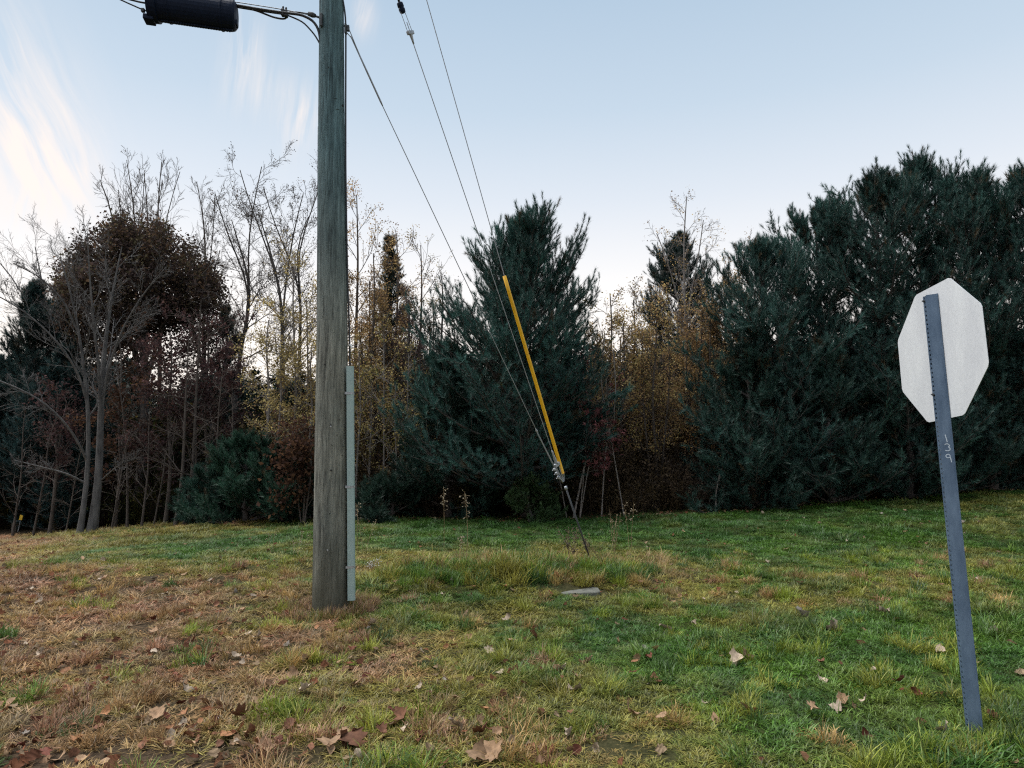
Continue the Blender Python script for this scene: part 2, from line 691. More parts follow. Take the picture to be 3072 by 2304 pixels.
# ------------------------------------------------------------------ ground
def axis(lo, hi, step, far, grow=1.35):
    a = list(np.arange(lo, hi + 1e-6, step))
    s = step
    x = a[-1]
    while x < far:
        s *= grow
        x += s
        a.append(x)
    s = step
    x = a[0]
    b = []
    while x > -far:
        s *= grow
        x -= s
        b.append(x)
    return np.array(b[::-1] + a)


GRID_Y = [1560, 1620, 1680, 1740, 1800, 1900, 2000, 2150, 2300]
GREEN = np.array([
    [.10, .15, .25, .45, .8, .95, 1, 1, 1, 1, 1, .95, .8],
    [.05, .45, .95, .95, .95, 1, 1, .95, .95, 1, .95, .95, .95],
    [.08, .8, .95, .68, .5, .45, .4, .45, .7, .85, .85, .75, .85],
    [.0, .05, .1, .35, .45, .7, .7, .3, .3, .6, .6, .5, .65],
    [.0, .05, .1, .3, .55, .8, .9, .65, .4, .6, .8, .85, .95],
    [.05, .1, .1, .25, .35, .45, .65, .95, .9, .95, .95, .98, .98],
    [.15, .1, .1, .2, .4, .45, .5, .8, .9, .98, 1, 1, .98],
    [.1, .1, .2, .3, .5, .4, .4, .6, .75, .9, 1, 1, 1],
    [.02, .02, .05, .15, .3, .25, .25, .45, .7, .8, .95, 1, 1]])


def project(x, y, z):
    d = np.stack([x, y, z - CAMH], -1) @ _R
    yy = np.maximum(d[..., 1], .3)
    return CX + F * d[..., 0] / yy, CY - F * d[..., 2] / yy


def greenness(x, y):
    """how green the turf is here: surveyed patches plus tuft-scale variation (1 green, 0 dry straw)"""
    z = hgt(x, y)
    px, py = project(x, y, z)
    u = np.clip(px / 256.0, 0, 11.999)
    k = np.clip(np.interp(py, GRID_Y, np.arange(len(GRID_Y))), 0, len(GRID_Y) - 1.001)
    i, j = k.astype(int), u.astype(int)
    fi, fj = k - i, u - j
    g = (GREEN[i, j] * (1 - fj) + GREEN[i, j + 1] * fj) * (1 - fi) + (GREEN[i + 1, j] * (1 - fj) + GREEN[i + 1, j + 1] * fj) * fi
    return g


def build_ground():
    xs = axis(-12, 12, .12, 700)
    ys = axis(-2, 18, .12, 700)
    X, Y = np.meshgrid(xs, ys)
    Z = np.zeros_like(X)
    for r in range(len(ys)):
        Z[r] = hgt(X[r], Y[r])
    nx, ny = len(xs), len(ys)
    V = np.stack([X, Y, Z], -1).reshape(-1, 3)
    i = np.arange(ny - 1)[:, None] * nx + np.arange(nx - 1)[None]
    Q = np.stack([i, i + 1, i + nx + 1, i + nx], -1).reshape(-1, 4)
    me = mesh_np("ground", V, Q.ravel(), np.full(len(Q), 4), True)
    g = greenness(V[:, 0], V[:, 1])
    a = me.attributes.new("green", 'FLOAT', 'POINT')
    a.data.foreach_set("value", g.astype(np.float32))
    m, t, out = new_mat("turf_soil")
    L = t.links
    bs = N(t, "ShaderNodeBsdfPrincipled")
    bs.inputs["Roughness"].default_value = 1
    bs.inputs["Specular IOR Level"].default_value = .1
    tc = N(t, "ShaderNodeTexCoord")
    nz = N(t, "ShaderNodeTexNoise")
    nz.inputs["Scale"].default_value = 40
    nz.inputs["Detail"].default_value = 8
    L.new(tc.outputs["Object"], nz.inputs["Vector"])
    rp = N(t, "ShaderNodeValToRGB")
    rp.color_ramp.elements[0].color = (.022, .015, .010, 1)
    rp.color_ramp.elements[1].color = (.10, .066, .042, 1)
    rp.color_ramp.elements[0].position = .3
    rp.color_ramp.elements[1].position = .72
    L.new(nz.outputs["Fac"], rp.inputs[0])
    rg = N(t, "ShaderNodeValToRGB")
    rg.color_ramp.elements[0].color = (.02, .026, .01, 1)
    rg.color_ramp.elements[1].color = (.06, .075, .02, 1)
    L.new(nz.outputs["Fac"], rg.inputs[0])
    at_ = N(t, "ShaderNodeAttribute", attribute_name="green")
    mx = N(t, "ShaderNodeMixRGB")
    L.new(at_.outputs["Fac"], mx.inputs[0])
    L.new(rp.outputs[0], mx.inputs[1])
    L.new(rg.outputs[0], mx.inputs[2])
    L.new(mx.outputs[0], bs.inputs["Base Color"])
    bp = N(t, "ShaderNodeBump")
    bp.inputs["Strength"].default_value = .8
    bp.inputs["Distance"].default_value = .03
    L.new(nz.outputs["Fac"], bp.inputs["Height"])
    L.new(bp.outputs[0], bs.inputs["Normal"])
    L.new(bs.outputs[0], out.inputs[0])
    me.materials.append(m)
    o = link("ground", me)
    tag(o, "mown turf verge rising to the edge of the wood", kind="structure")


build_ground()


def treeline(x):
    return np.interp(x, [-12, -8.6, -6.5, -3, 0, 3, 6, 10, 14], [19, 17.2, 15.6, 14.2, 13.5, 13.6, 13.8, 14.1, 14.6])


SLAB_C = gpt(1640, 1782)
_s1, _s2 = gpt(1740, 1776), gpt(1498, 1784)
SLABS = [(_s1[0], _s1[1], .20, .13)]          # the two bare ends of the overgrown cover


def build_lawn():
    def sample(n, y0, y1):
        y = RNG.uniform(y0, y1, n)
        x = RNG.uniform(-1, 1, n) * (y * .80 + 1.6)
        return x, y
    xs, ys = [], []
    for y0, y1, dens in ((2.3, 3.2, 120), (3.2, 5, 360), (5, 7.5, 270), (7.5, 10.5, 170), (10.5, 14, 130), (14, 18.5, 90)):
        ar = (y1 - y0) * 2 * ((y0 + y1) / 2 * .8 + 1.6)
        x, y = sample(int(ar * dens), y0, y1)
        k = y < treeline(x) + RNG.normal(0, .15, len(x))
        xs.append(x[k])
        ys.append(y[k])
    x, y = np.concatenate(xs), np.concatenate(ys)
    # nothing grows through the pole or over the open ends of the concrete cover
    k = (np.hypot(x + 1.667, y - 6.48) > .19)
    dx, dy = x - SLAB_C[0], y - SLAB_C[1]
    for (sx, sy, hw, hd) in SLABS:
        k &= ~((np.abs(x - sx) < hw + .03) & (y - sy > -hd - .07) & (y - sy < hd))
    x, y = x[k], y[k]
    n = len(x)
    z = hgt(x, y)
    # patchiness
    g = greenness(x, y)
    g = g + (1 - .75 * np.abs(2 * g - 1)) * (.8 * (vnoise(x, y, 21, .42) - .5) + .5 * (vnoise(x, y, 22, 1.3) - .5) + .6 * (vnoise(x, y, 23, .16) - .5) + RNG.normal(0, .1, n))
    gc = np.clip(g, 0, 1)[:, None]
    straw = np.array([.44, .275, .11])
    pink = np.array([.40, .20, .12])
    dull = np.array([.13, .082, .05])
    lush = np.array([.092, .185, .022])
    deep = np.array([.04, .10, .024])
    olive = np.array([.26, .235, .036])
    a = np.clip(vnoise(x, y, 31, .5) * 1.5 - .2, 0, 1)[:, None]
    b = np.clip(vnoise(x, y, 32, .35) * 1.6 - .3, 0, 1)[:, None]
    redside = np.clip(.62 - (x + .6) * .22, .05, 1.0)[:, None]
    dry = straw * (1 - a * redside) + pink * a * redside
    dry = dry * (1 - .65 * b) + dull * .65 * b
    fb = np.clip(b * .7 + np.interp(y, [8, 12], [.05, .5])[:, None], 0, .85)
    grn = lush * (1 - fb) + deep * fb
    mid = np.clip(1 - np.abs(gc - .5) * 2.6, 0, 1)
    col = dry * (1 - gc) + grn * gc
    col = col * (1 - .6 * mid) + olive * .6 * mid
    col *= (1 + RNG.normal(0, .16, (n, 1)))
    col = np.clip(col, .01, .6)
    # thin, matted turf lets the soil through where it is dry
    keep = RNG.uniform(0, 1, n) < np.where(y < 9, .45 + .55 * np.clip(g * 1.4, 0, 1), 1)
    keep &= ~((vnoise(x, y, 51, .38) > .70) & (g < .55) & (y < 9) & ~((np.abs(x) < 1.9) & (y > 6.9)) & (RNG.uniform(0, 1, n) < .8))
    x, y, z, g, gc, col = x[keep], y[keep], z[keep], g[keep], gc[keep], col[keep]
    n = len(x)
    # which tuft
    pick = RNG.integers(0, 4, n)
    u = RNG.uniform(0, 1, n)
    flat = (gc[:, 0] < .5) & (u < .7)
    pick[flat] = RNG.integers(7, 10, flat.sum())
    longn = vnoise(x, y, 41, .55)
    ring = np.exp(-(((x - .0) / 1.55) ** 2 + ((y - 7.7) / .62) ** 2) ** 2) * (.4 + .9 * vnoise(x, y, 61, .35))
    foot = np.exp(-(np.hypot(x + 1.667, y - 6.48) / .34) ** 4)
    lng = (u > .8) & (longn > .70) | (RNG.uniform(0, 1, n) < ring * .75) | (RNG.uniform(0, 1, n) < foot * .8)
    pick[lng] = RNG.integers(4, 7, lng.sum())
    tall = (RNG.uniform(0, 1, n) < .12) & (np.exp(-((y - 8.5) / .9) ** 2) * ((x > -1.2) & (x < 2.0)) + np.exp(-((x + 2.05) / .22) ** 2 - ((y - 6.8) / .5) ** 2) > .35)
    pick[tall] = RNG.integers(10, 12, tall.sum())
    rg = (ring > .25)
    rc = np.array([(.17, .21, .03), (.09, .17, .025), (.26, .24, .05), (.06, .12, .03)])[np.clip((vnoise(x, y, 62, .3) * 4).astype(int), 0, 3)]
    col[rg] = rc[rg] * RNG.uniform(.75, 1.2, (rg.sum(), 1))
    col[tall] = np.array([.27, .185, .08]) * RNG.uniform(.8, 1.2, (tall.sum(), 1))
    s = RNG.uniform(.7, 1.2, n) * np.interp(y, [3, 6, 10, 16], [.9, 1.0, 1.25, 1.5])
    s *= .75 + .5 * vnoise(x, y, 43, .5)
    s[tall] *= .62
    size = np.stack([s, s, s * np.interp(y, [3, 10, 16], [.72, .66, .65])], 1)
    size[lng & (ring > .3)] *= np.array([1.25, 1.25, 1.9])
    rot = np.stack([RNG.normal(0, .12, n), RNG.normal(0, .12, n), RNG.uniform(0, 6.283, n)], 1)
    # tussocks: clumps of one colour standing above the matted turf
    TX, TY, TC, TP, TS = [], [], [], [], []
    pal_d = np.array([(.42, .27, .10), (.36, .20, .12), (.33, .20, .09), (.27, .19, .08)])
    pal_g = np.array([(.20, .25, .03), (.12, .20, .03), (.26, .27, .045), (.07, .13, .03)])
    for q in range(620):
        cy = RNG.uniform(2.5, 9.5)
        cx_ = RNG.uniform(-1, 1) * (cy * .8 + 1.0)
        if math.hypot(cx_ + 1.667, cy - 6.48) < .3:
            continue
        if any(abs(cx_ - s_[0]) < s_[2] + .1 and -s_[3] - .3 < cy - s_[1] < s_[3] for s_ in SLABS):
            continue
        gg = float(greenness(np.array([cx_]), np.array([cy]))[0])
        grn_ = RNG.uniform() < .15 + .85 * gg
        c0 = (pal_g if grn_ else pal_d)[RNG.integers(0, 4)] * RNG.uniform(.75, 1.2)
        m_ = RNG.integers(3, 8)
        big_ = RNG.uniform() < .16
        rr_ = RNG.uniform(.03, .085)
        for j in range(m_):
            TX.append(cx_ + RNG.normal(0, rr_))
            TY.append(cy + RNG.normal(0, rr_))
            TC.append(c0 * RNG.uniform(.8, 1.2))
            TP.append(RNG.integers(4, 7) if big_ or RNG.uniform() < .3 else RNG.integers(0, 4))
            TS.append(RNG.uniform(.75, 1.25) * (.75 if big_ else .95))
    for q in range(75):                                   # long grass on the low mound by the anchor
        aa, r_ = RNG.uniform(0, 6.283), math.sqrt(RNG.uniform())
        cx_, cy = 1.6 * r_ * math.cos(aa) + .0, 7.75 + .75 * r_ * math.sin(aa)
        if any(abs(cx_ - s_[0]) < s_[2] + .06 and -s_[3] - .12 < cy - s_[1] < s_[3] for s_ in SLABS):
            continue
        c0 = np.array([(.20, .25, .03), (.11, .20, .03), (.28, .27, .05), (.36, .26, .09), (.07, .14, .03)][RNG.integers(0, 5)]) * RNG.uniform(.75, 1.15)
        for j in range(RNG.integers(3, 7)):
            TX.append(cx_ + RNG.normal(0, .05))
            TY.append(cy + RNG.normal(0, .05))
            TC.append(c0 * RNG.uniform(.8, 1.2))
            TP.append(RNG.integers(4, 7))
            TS.append(RNG.uniform(.7, 1.3))
    for q in range(150):                                   # rank grass round the foot of the pole
        aa, r_ = RNG.uniform(0, 6.283), RNG.uniform(.175, .40)
        TX.append(-1.667 + r_ * math.cos(aa))
        TY.append(6.48 + r_ * math.sin(aa))
        TC.append(np.array([(.34, .20, .13), (.40, .27, .12), (.27, .16, .10), (.16, .17, .04)][RNG.integers(0, 4)]) * RNG.uniform(.7, 1.15))
        TP.append(RNG.integers(4, 7))
        TS.append(RNG.uniform(.6, 1.05))
    TX, TY = np.array(TX), np.array(TY)
    m_ = len(TX)
    x, y, z = np.r_[x, TX], np.r_[y, TY], np.r_[z, hgt(TX, TY)]
    col = np.concatenate([col, np.array(TC)])
    pick = np.r_[pick, np.array(TP)]
    size = np.concatenate([size, np.repeat(np.array(TS)[:, None], 3, 1) * np.array([.9, .9, 1.1])])
    rot = np.concatenate([rot, np.stack([RNG.normal(0, .15, m_), RNG.normal(0, .15, m_), RNG.uniform(0, 6.283, m_)], 1)])
    o = scatter("grass", "grass", np.stack([x, y, z], 1), rot, size, col, None, pick)
    tag(o, "patchy green and straw-brown grass covering the verge", "grass", kind="stuff")


build_lawn()


# ------------------------------------------------------------------ tree growing
def grow(S, D, Ln, r0, r1, n, wob, up, rng, droop=None):
    """K branches at once; returns polylines (K,n,3) and radii (K,n)"""
    K = len(S)
    P = np.zeros((K, n, 3))
    P[:, 0] = S
    d = D.copy()
    st = (Ln / (n - 1))[:, None]
    for i in range(1, n):
        d = d + rng.normal(0, wob, (K, 3))
        d[:, 2] += up
        d /= np.linalg.norm(d, axis=1, keepdims=True)
        P[:, i] = P[:, i - 1] + d * st
    t = np.linspace(0, 1, n)[None]
    R = r0[:, None] * (1 - t) + r1[:, None] * t
    return P, R


def spawn(P, R, Ln, cnt, t0, t1, ang, rng, lr=(.5, .8), rr=.55, taper=.6, flat=0.0, tpow=1.0):
    """children along K parents: cnt each"""
    K, n, _ = P.shape
    t = t0 + (t1 - t0) * ((np.arange(cnt)[None] + rng.uniform(0, 1, (K, cnt))) / cnt) ** tpow
    f = t * (n - 1)
    i = np.clip(f.astype(int), 0, n - 2)
    fr = (f - i)[..., None]
    kk = np.arange(K)[:, None]
    a, b = P[kk, i], P[kk, i + 1]
    S = a * (1 - fr) + b * fr
    T = (b - a) / (np.linalg.norm(b - a, axis=-1, keepdims=True) + 1e-9)
    rad = R[kk, i] * (1 - fr[..., 0]) + R[kk, i + 1] * fr[..., 0]
    A, B = frames(T)
    az = rng.uniform(0, 6.283, (K, cnt)) if not flat else (np.where(np.arange(cnt) % 2 == 0, 0, math.pi)[None] + rng.normal(0, flat, (K, cnt)))
    al = rng.uniform(ang[0], ang[1], (K, cnt))
    D = T * np.cos(al)[..., None] + (A * np.cos(az)[..., None] + B * np.sin(az)[..., None]) * np.sin(al)[..., None]
    ln = Ln[:, None] * rng.uniform(lr[0], lr[1], (K, cnt)) * (1 - taper * t)
    return S.reshape(-1, 3), D.reshape(-1, 3), ln.ravel(), (rad * rr).ravel(), t.ravel()


def poly(pts, n):
    pts = np.asarray(pts, float)
    s = np.r_[0, np.cumsum(np.linalg.norm(np.diff(pts, axis=0), axis=1))]
    q = np.linspace(0, s[-1], n)
    o = np.stack([np.interp(q, s, pts[:, k]) for k in range(3)], 1)
    for _ in range(2):
        o[1:-1] = (o[:-2] + 2 * o[1:-1] + o[2:]) / 4
    return o


LABELS = set()


def tree_root(name, base, label, cat, group):
    o = empty(name, base)
    tag(o, label, cat, group)
    return o


def limb(Y, pts, rad, y_off=()):
    return (np.array([at(px, py, Y + (y_off[k] if k < len(y_off) else 0)) for k, (px, py) in enumerate(pts)]), rad)


def decid(name, base, stems, label, bark='grey', r=.12, leaf=None, leafn=0, tints=None, levels=3, spread=(.45, .95), l1=(7, .45), l2=8, l3=7, up=.06, wob=.10,
          t0=.35, seed=0, group=None, cat="tree", lsize=1.0, minr=.0035, leafmask=None, tipr=.012, lr1=(.35, .6), twig_up=.04, shell=None, rr1=.42, tp=.95):
    """broadleaf tree: stems = list of polylines (world points) for trunk and main stems"""
    rng = np.random.default_rng(seed + 1000)
    root = tree_root(name, base, label, cat, group)
    big, fine = [], []
    ends = []
    for si, s in enumerate(stems):
        pts, rad = s
        n = 16
        P = poly(pts, n)[None]
        H = np.array([np.linalg.norm(np.diff(P[0], axis=0), axis=1).sum()])
        tt = np.linspace(0, 1, n)
        R = (rad * (1 - tt) ** tp + tipr * tt)[None]
        if si == 0 or abs(pts[0][2] - base[2]) < .3:
            R[0, 0] *= 1.35
            R[0, 1] *= 1.1
        big.append((P, R, 9))
        S, D, ln, rr, _ = spawn(P, R, H, l1[0], t0, .98, spread, rng, lr1, rr1, l1[1])
        P1, R1 = grow(S, D, ln, rr, np.maximum(rr * .25, minr), 8, wob, up, rng)
        big.append((P1, R1, 6))
        S, D, ln2, rr, _ = spawn(P1, R1, ln, l2, .15, 1, (.35, .9), rng, (.35, .65), .6, .5)
        P2, R2 = grow(S, D, ln2, np.maximum(rr, minr), np.full(len(S), minr), 6, wob * 1.3, twig_up, rng)
        fine.append((P2, R2, 4))
        ends.append(P1[:, -2:].reshape(-1, 3))
        if levels >= 3:
            S, D, ln3, rr, _ = spawn(P2, R2, ln2, l3, .15, 1, (.3, .9), rng, (.3, .6), .7, .4)
            P3, R3 = grow(S, D, ln3, np.full(len(S), minr), np.full(len(S), minr * .6), 4, wob * 1.5, twig_up, rng)
            fine.append((P3, R3, 3))
            ends.append(P3[:, 1:].reshape(-1, 3))
        ends.append(P2[:, 2:].reshape(-1, 3))
    o = link("trunk", limbs_mesh("trunk", big), root)
    o.data.materials.append(M_BARK[bark])
    o = link("branches", limbs_mesh("branches", fine), root)
    o["kind"] = "stuff"
    o.data.materials.append(M_BARK[bark])
    if leaf:
        E = np.concatenate(ends)
        if leafmask is not None:
            E = E[leafmask(E)]
        k = rng.integers(0, len(E), leafn)
        Q = E[k] + rng.normal(0, .05, (leafn, 3))
        if shell is not None:                      # full crown: foliage pads through the outer part of a dome
            c_, rad_, frac = shell
            m_ = int(leafn * frac)
            npad = 85
            u_ = rng.normal(0, 1, (npad, 3))
            u_[:, 2] = np.abs(u_[:, 2]) * 1.1 - .25
            u_ /= np.linalg.norm(u_, axis=1, keepdims=True)
            cen = np.asarray(c_) + u_ * np.asarray(rad_) * rng.uniform(.5, 1.04, (npad, 1))
            kk_ = rng.integers(0, npad, m_)
            sp_ = rng.uniform(.5, 1.3, npad)[kk_][:, None]
            e0 = np.asarray(c_)
            Q[:m_] = cen[kk_] + rng.normal(0, 1, (m_, 3)) * np.array([.34, .34, .20]) * sp_
            v_ = (Q[:m_] - e0) / np.asarray(rad_)
            l_ = np.linalg.norm(v_, axis=1, keepdims=True)
            lim = rng.uniform(.85, 1.03, (m_, 1))
            Q[:m_] = np.where(l_ > lim, e0 + v_ / l_ * lim * np.asarray(rad_), Q[:m_])
        tn = np.asarray(tints)[rng.integers(0, len(tints), leafn)] * rng.uniform(.65, 1.35, (leafn, 1))
        cl = np.clip(vnoise(Q[:, 0] + Q[:, 1], Q[:, 2], seed, .6), 0, 1)[:, None]
        tn = tn * (.6 + .8 * cl)
        scatter("crown", leaf, Q, rng.uniform(0, 6.283, (leafn, 3)), rng.uniform(.7, 1.25, leafn) * lsize, tn, root)
    return root


def pine(name, base, H, W, label, seed=0, group="pines", prof=None, whorl=.34, per=6, tint=(.030, .062, .048), bare=.0, dens=1.0, lean=(0, 0), cat="tree", asym=None, ts=1.0, upt=.10):
    """white pine: whorls of upturned branches carrying needle tufts"""
    rng = np.random.default_rng(seed + 500)
    H = H - min(.55, .5 * W * .5)
    root = tree_root(name, base, label, cat, group)
    base = np.asarray(base, float)
    n = 14
    tt = np.linspace(0, 1, n)
    P = base + np.stack([lean[0] * tt ** 1.3, lean[1] * tt, H * tt - .1], 1)
    P[:, :2] += rng.normal(0, .02, (n, 2))
    P = P[None]
    rb = .016 * H + .03
    R = (rb * (1 - tt) + .012)[None]
    prof = prof or (lambda t: np.clip(1.15 * (1 - t) ** .7, .05, 1) * np.clip(.55 + t * 2.2, 0, 1))
    nz = max(4, int(H * (1 - bare) / whorl))
    tz = np.repeat(bare + (1 - bare) * (np.arange(nz) + .3) / nz, per) + rng.normal(0, .012, nz * per)
    tz = np.clip(tz, .02, .985)
    az = rng.uniform(0, 6.283, len(tz))
    f = tz * (n - 1)
    i = np.clip(f.astype(int), 0, n - 2)
    S = P[0, i] * (1 - (f - i))[:, None] + P[0, i + 1] * (f - i)[:, None]
    el = np.interp(tz, [0, .4, .8, 1], [-.05, .2, .6, 1.15]) + rng.normal(0, .12, len(tz))
    D = np.stack([np.cos(az) * np.cos(el), np.sin(az) * np.cos(el), np.sin(el)], 1)
    ln = W * prof(tz) * rng.uniform(.72, 1.12, len(tz))
    if asym is not None:
        ln = ln * asym(az, tz)
    ln = np.maximum(ln, .16)
    P1, R1 = grow(S, D, ln, .008 + .012 * ln, np.full(len(ln), .005), 8, .05, upt, rng)
    cnt = 11
    S2, D2, ln2, rr, t2 = spawn(P1, R1, ln, cnt, .18, .98, (.55, 1.05), rng, (.32, .55), .6, .55, flat=.45)
    ln2 = np.clip(ln2, .08, .8)
    D2[:, 2] += .15
    P2, R2 = grow(S2, D2, ln2, np.full(len(S2), .006), np.full(len(S2), .004), 5, .06, .12, rng)
    # tufts along the twigs
    Q, DD = [], []
    for a in (1, 2, 3, 4):
        T = P2[:, a] - P2[:, a - 1]
        T /= np.linalg.norm(T, axis=1, keepdims=True)
        k = (rng.uniform(0, 1, len(T)) < (1 if a == 4 else .8 * dens))
        Q.append(P2[k, a - 1] if a < 4 else P2[k, a])
        DD.append((T + rng.normal(0, .38 if a < 4 else .16, T.shape) + np.array([0, 0, 1.0]) * np.interp(P2[:, a, 2] - base[2], [0, .5 * H, H], [.0, .12, .45])[:, None])[k])
    for a in (5, 6, 7):
        T = P1[:, a] - P1[:, a - 1]
        T /= np.linalg.norm(T, axis=1, keepdims=True)
        Q.append(P1[:, a])
        DD.append(T + rng.normal(0, .2, T.shape) + np.array([0, 0, .3]))
    top = np.array([P[0, -1], P[0, -1] + (0, 0, -.12), P[0, -1] + (0, 0, -.25)])
    Q.append(top)
    DD.append(np.tile((0, 0, 1.0), (3, 1)) + rng.normal(0, .1, (3, 3)))
    Q, DD = np.concatenate(Q), np.concatenate(DD)
    k = len(Q)
    hn = (Q[:, 2] - base[2]) / H
    tn = np.array(tint)[None] * rng.uniform(.7, 1.35, (k, 1)) * (.75 + .5 * vnoise(Q[:, 0] * 1.3 + Q[:, 1], Q[:, 2], seed, .5))[:, None]
    rad_ = np.hypot(Q[:, 0] - base[0], Q[:, 1] - base[1]) / (W + .01)
    yel = rng.uniform(0, 1, k) < np.interp(rad_, [0, .35, .8], [.12, .06, .01])         # old needles browning inside the crown
    tn[yel] = np.array([.085, .062, .035]) * rng.uniform(.6, 1.2, (yel.sum(), 1))
    tn *= (.72 + .56 * vnoise(Q[:, 0] * .9 - Q[:, 1] * .7, Q[:, 2] * 1.6, seed + 7, .8))[:, None]
    o = link("trunk", limbs_mesh("trunk", [(P, R, 9), (P1, R1, 5)]), root)
    o.data.materials.append(M_BARK['pine'])
    o = link("branches", limbs_mesh("branches", [(P2, R2, 3)]), root)
    o["kind"] = "stuff"
    o.data.materials.append(M_BARK['pine'])
    scatter("crown", "needles", Q, euler_to(DD), rng.uniform(.75, 1.2, k) * ts, tn, root)
    return root


def gbase(px, Y):
    """ground point in the direction of photograph column px at distance Y"""
    x = (px - CX) / F * Y * 1.0 / 1.0
    # small correction for pitch: columns are measured near the horizon
    return np.array([x, Y, hz(x, Y)])


def toph(py, Y):
    return at(CX, py, Y)[2]


# ------------------------------------------------------------------ the wood
def stem(px0, Y, pts, rad, y_off=()):
    """trunk polyline through photograph pixels, near distance Y; first point on the ground"""
    b = gbase(px0, Y)
    out = [b - np.array([0, 0, .1])]
    for k, (px, py) in enumerate(pts):
        out.append(at(px, py, Y + (y_off[k] if k < len(y_off) else 0)))
    return (np.array(out), rad)


OAKB = [(.072, .050, .042), (.062, .046, .042), (.10, .064, .040), (.055, .043, .041), (.078, .066, .040)]
GOLD = [(.40, .265, .11), (.36, .235, .11), (.29, .185, .10), (.44, .32, .15), (.20, .13, .085)]
YEL = [(.36, .28, .11), (.28, .23, .10), (.23, .16, .08), (.42, .34, .16)]
RUST = [(.085, .047, .032), (.068, .04, .032), (.11, .06, .034)]
RED = [(.14, .052, .054), (.11, .05, .05), (.19, .08, .078), (.09, .05, .048)]
DRED = [(.070, .040, .040), (.058, .04, .041), (.082, .046, .04)]
OLV = [(.10, .11, .035), (.14, .12, .04), (.18, .14, .045)]

# --- left: bare grey tree with two trunks, in front of everything
B = gbase(285, 15.4)
decid("bare_tree", B, [
    stem(294, 15.4, [(297, 1450), (302, 1250), (312, 1050), (330, 920), (350, 810), (366, 740)], .10),
    stem(258, 15.3, [(262, 1450), (268, 1250), (252, 1100), (230, 950), (205, 850), (180, 770)], .062, (0, -.1, -.2, -.3, -.4, -.4)),
    limb(15.3, [(264, 1390), (238, 1330), (190, 1260), (110, 1190), (20, 1150), (-60, 1120)], .030, (0, -.3, -.6, -.9, -1.1, -1.2)),
    limb(15.3, [(268, 1250), (255, 1170), (215, 1080), (150, 1000), (70, 930), (-20, 880)], .032, (0, -.2, -.5, -.8, -1, -1.2)),
    limb(15.4, [(304, 1230), (322, 1110), (370, 980), (430, 880), (500, 800)], .032, (0, -.1, -.3, -.5, -.6)),
    limb(15.4, [(303, 1270), (298, 1120), (280, 960), (268, 820), (262, 700)], .036, (0, -.2, -.5, -.7, -.8)),
    limb(15.3, [(240, 1010), (190, 900), (120, 830), (40, 790)], .026, (-.2, -.5, -.8, -1.0)),
    limb(15.3, [(258, 1450), (200, 1420), (120, 1400), (40, 1380)], .022, (0, -.3, -.5, -.7)),
    limb(15.4, [(304, 1440), (350, 1400), (410, 1370)], .018, (0, -.3, -.5)),
], "bare grey tree with twin trunks and fine spreading twigs at left edge of lawn", 'grey', l1=(9, .5), l2=9, l3=7, up=.05, wob=.10, t0=.38, seed=1,
    group="bare trees", lr1=(.2, .36), tipr=.010, spread=(.4, .85), minr=.003)

# --- left background
pine("pine_tree", gbase(90, 20.8), toph(800, 20.8) - hz(-14, 19.5), 2.3, "dark pine at the far left edge behind the bare twin-trunk tree", 1, tint=(.022, .048, .045))
pine("pine_tree", gbase(-190, 19.5), toph(900, 18.5) + .6, 2.4, "dark pine cut by the left picture edge", 2, tint=(.022, .045, .042))
pine("pine_tree", gbase(-30, 20.6), 5.6, 2.0, "blue-green pine behind the lower left twigs, nearest the left edge", 5, tint=(.03, .07, .07))
pine("pine_tree", gbase(185, 19.6), 5.6, 2.0, "blue-green pine right behind the left limbs of the bare tree", 51, tint=(.03, .066, .066))
pine("pine_tree", gbase(190, 22), toph(745, 22) + .6, 2.2, "dark pine peeping out left of the brown oak crown", 3, tint=(.02, .045, .043))
B = gbase(150, 23)
decid("bare_tree", B, [stem(150, 23, [(150, 1200), (150, 1000), (130, 860), (105, 740)], .08), stem(160, 23, [(165, 1100), (185, 900), (215, 800), (245, 720)], .06),
                       stem(150, 23, [(140, 1050), (80, 900), (20, 800), (-40, 750)], .05)],
      "pale bare tree with upswept twigs left of the brown oak", 'grey', l1=(11, .5), l2=10, l3=7, seed=2, spread=(.25, .6), up=.09, t0=.3, group="bare trees", lr1=(.2, .35))

# brown oak with the domed crown
B = gbase(430, 20.0)
decid("oak_tree", B, [
    stem(430, 20, [(432, 1300), (436, 1100), (430, 950), (425, 820), (420, 700), (415, 660)], .17),
    stem(430, 20, [(434, 1150), (480, 1000), (540, 860), (580, 770), (605, 720)], .10),
    stem(430, 20, [(432, 1150), (380, 980), (320, 860), (260, 770), (215, 730)], .10),
    stem(430, 20, [(434, 1100), (450, 900), (490, 760), (510, 675)], .09, (0, .6, 1, 1.2)),
    stem(430, 20, [(432, 1100), (400, 900), (340, 740), (320, 670)], .09, (0, -.6, -1, -1.2)),
    stem(430, 20, [(434, 1050), (520, 930), (600, 830), (645, 780)], .07, (0, -.4, -.6, -.8)),
], "broad oak with a dense domed crown of brown leaves at left", 'dark', leaf="oak", leafn=6800, tints=OAKB, lsize=1.0, l1=(9, .4), l2=7, l3=5, up=.03, wob=.12, t0=.42, seed=3,
    group="oaks", lr1=(.22, .4), spread=(.5, 1.1),
    leafmask=lambda E: (E[:, 2] > 3.4) & ((((E - at(425, 930, 20)) / np.array([2.4, 2.3, 2.8])) ** 2).sum(1) < 1), shell=(at(425, 930, 20), (2.3, 2.2, 2.7), .72))

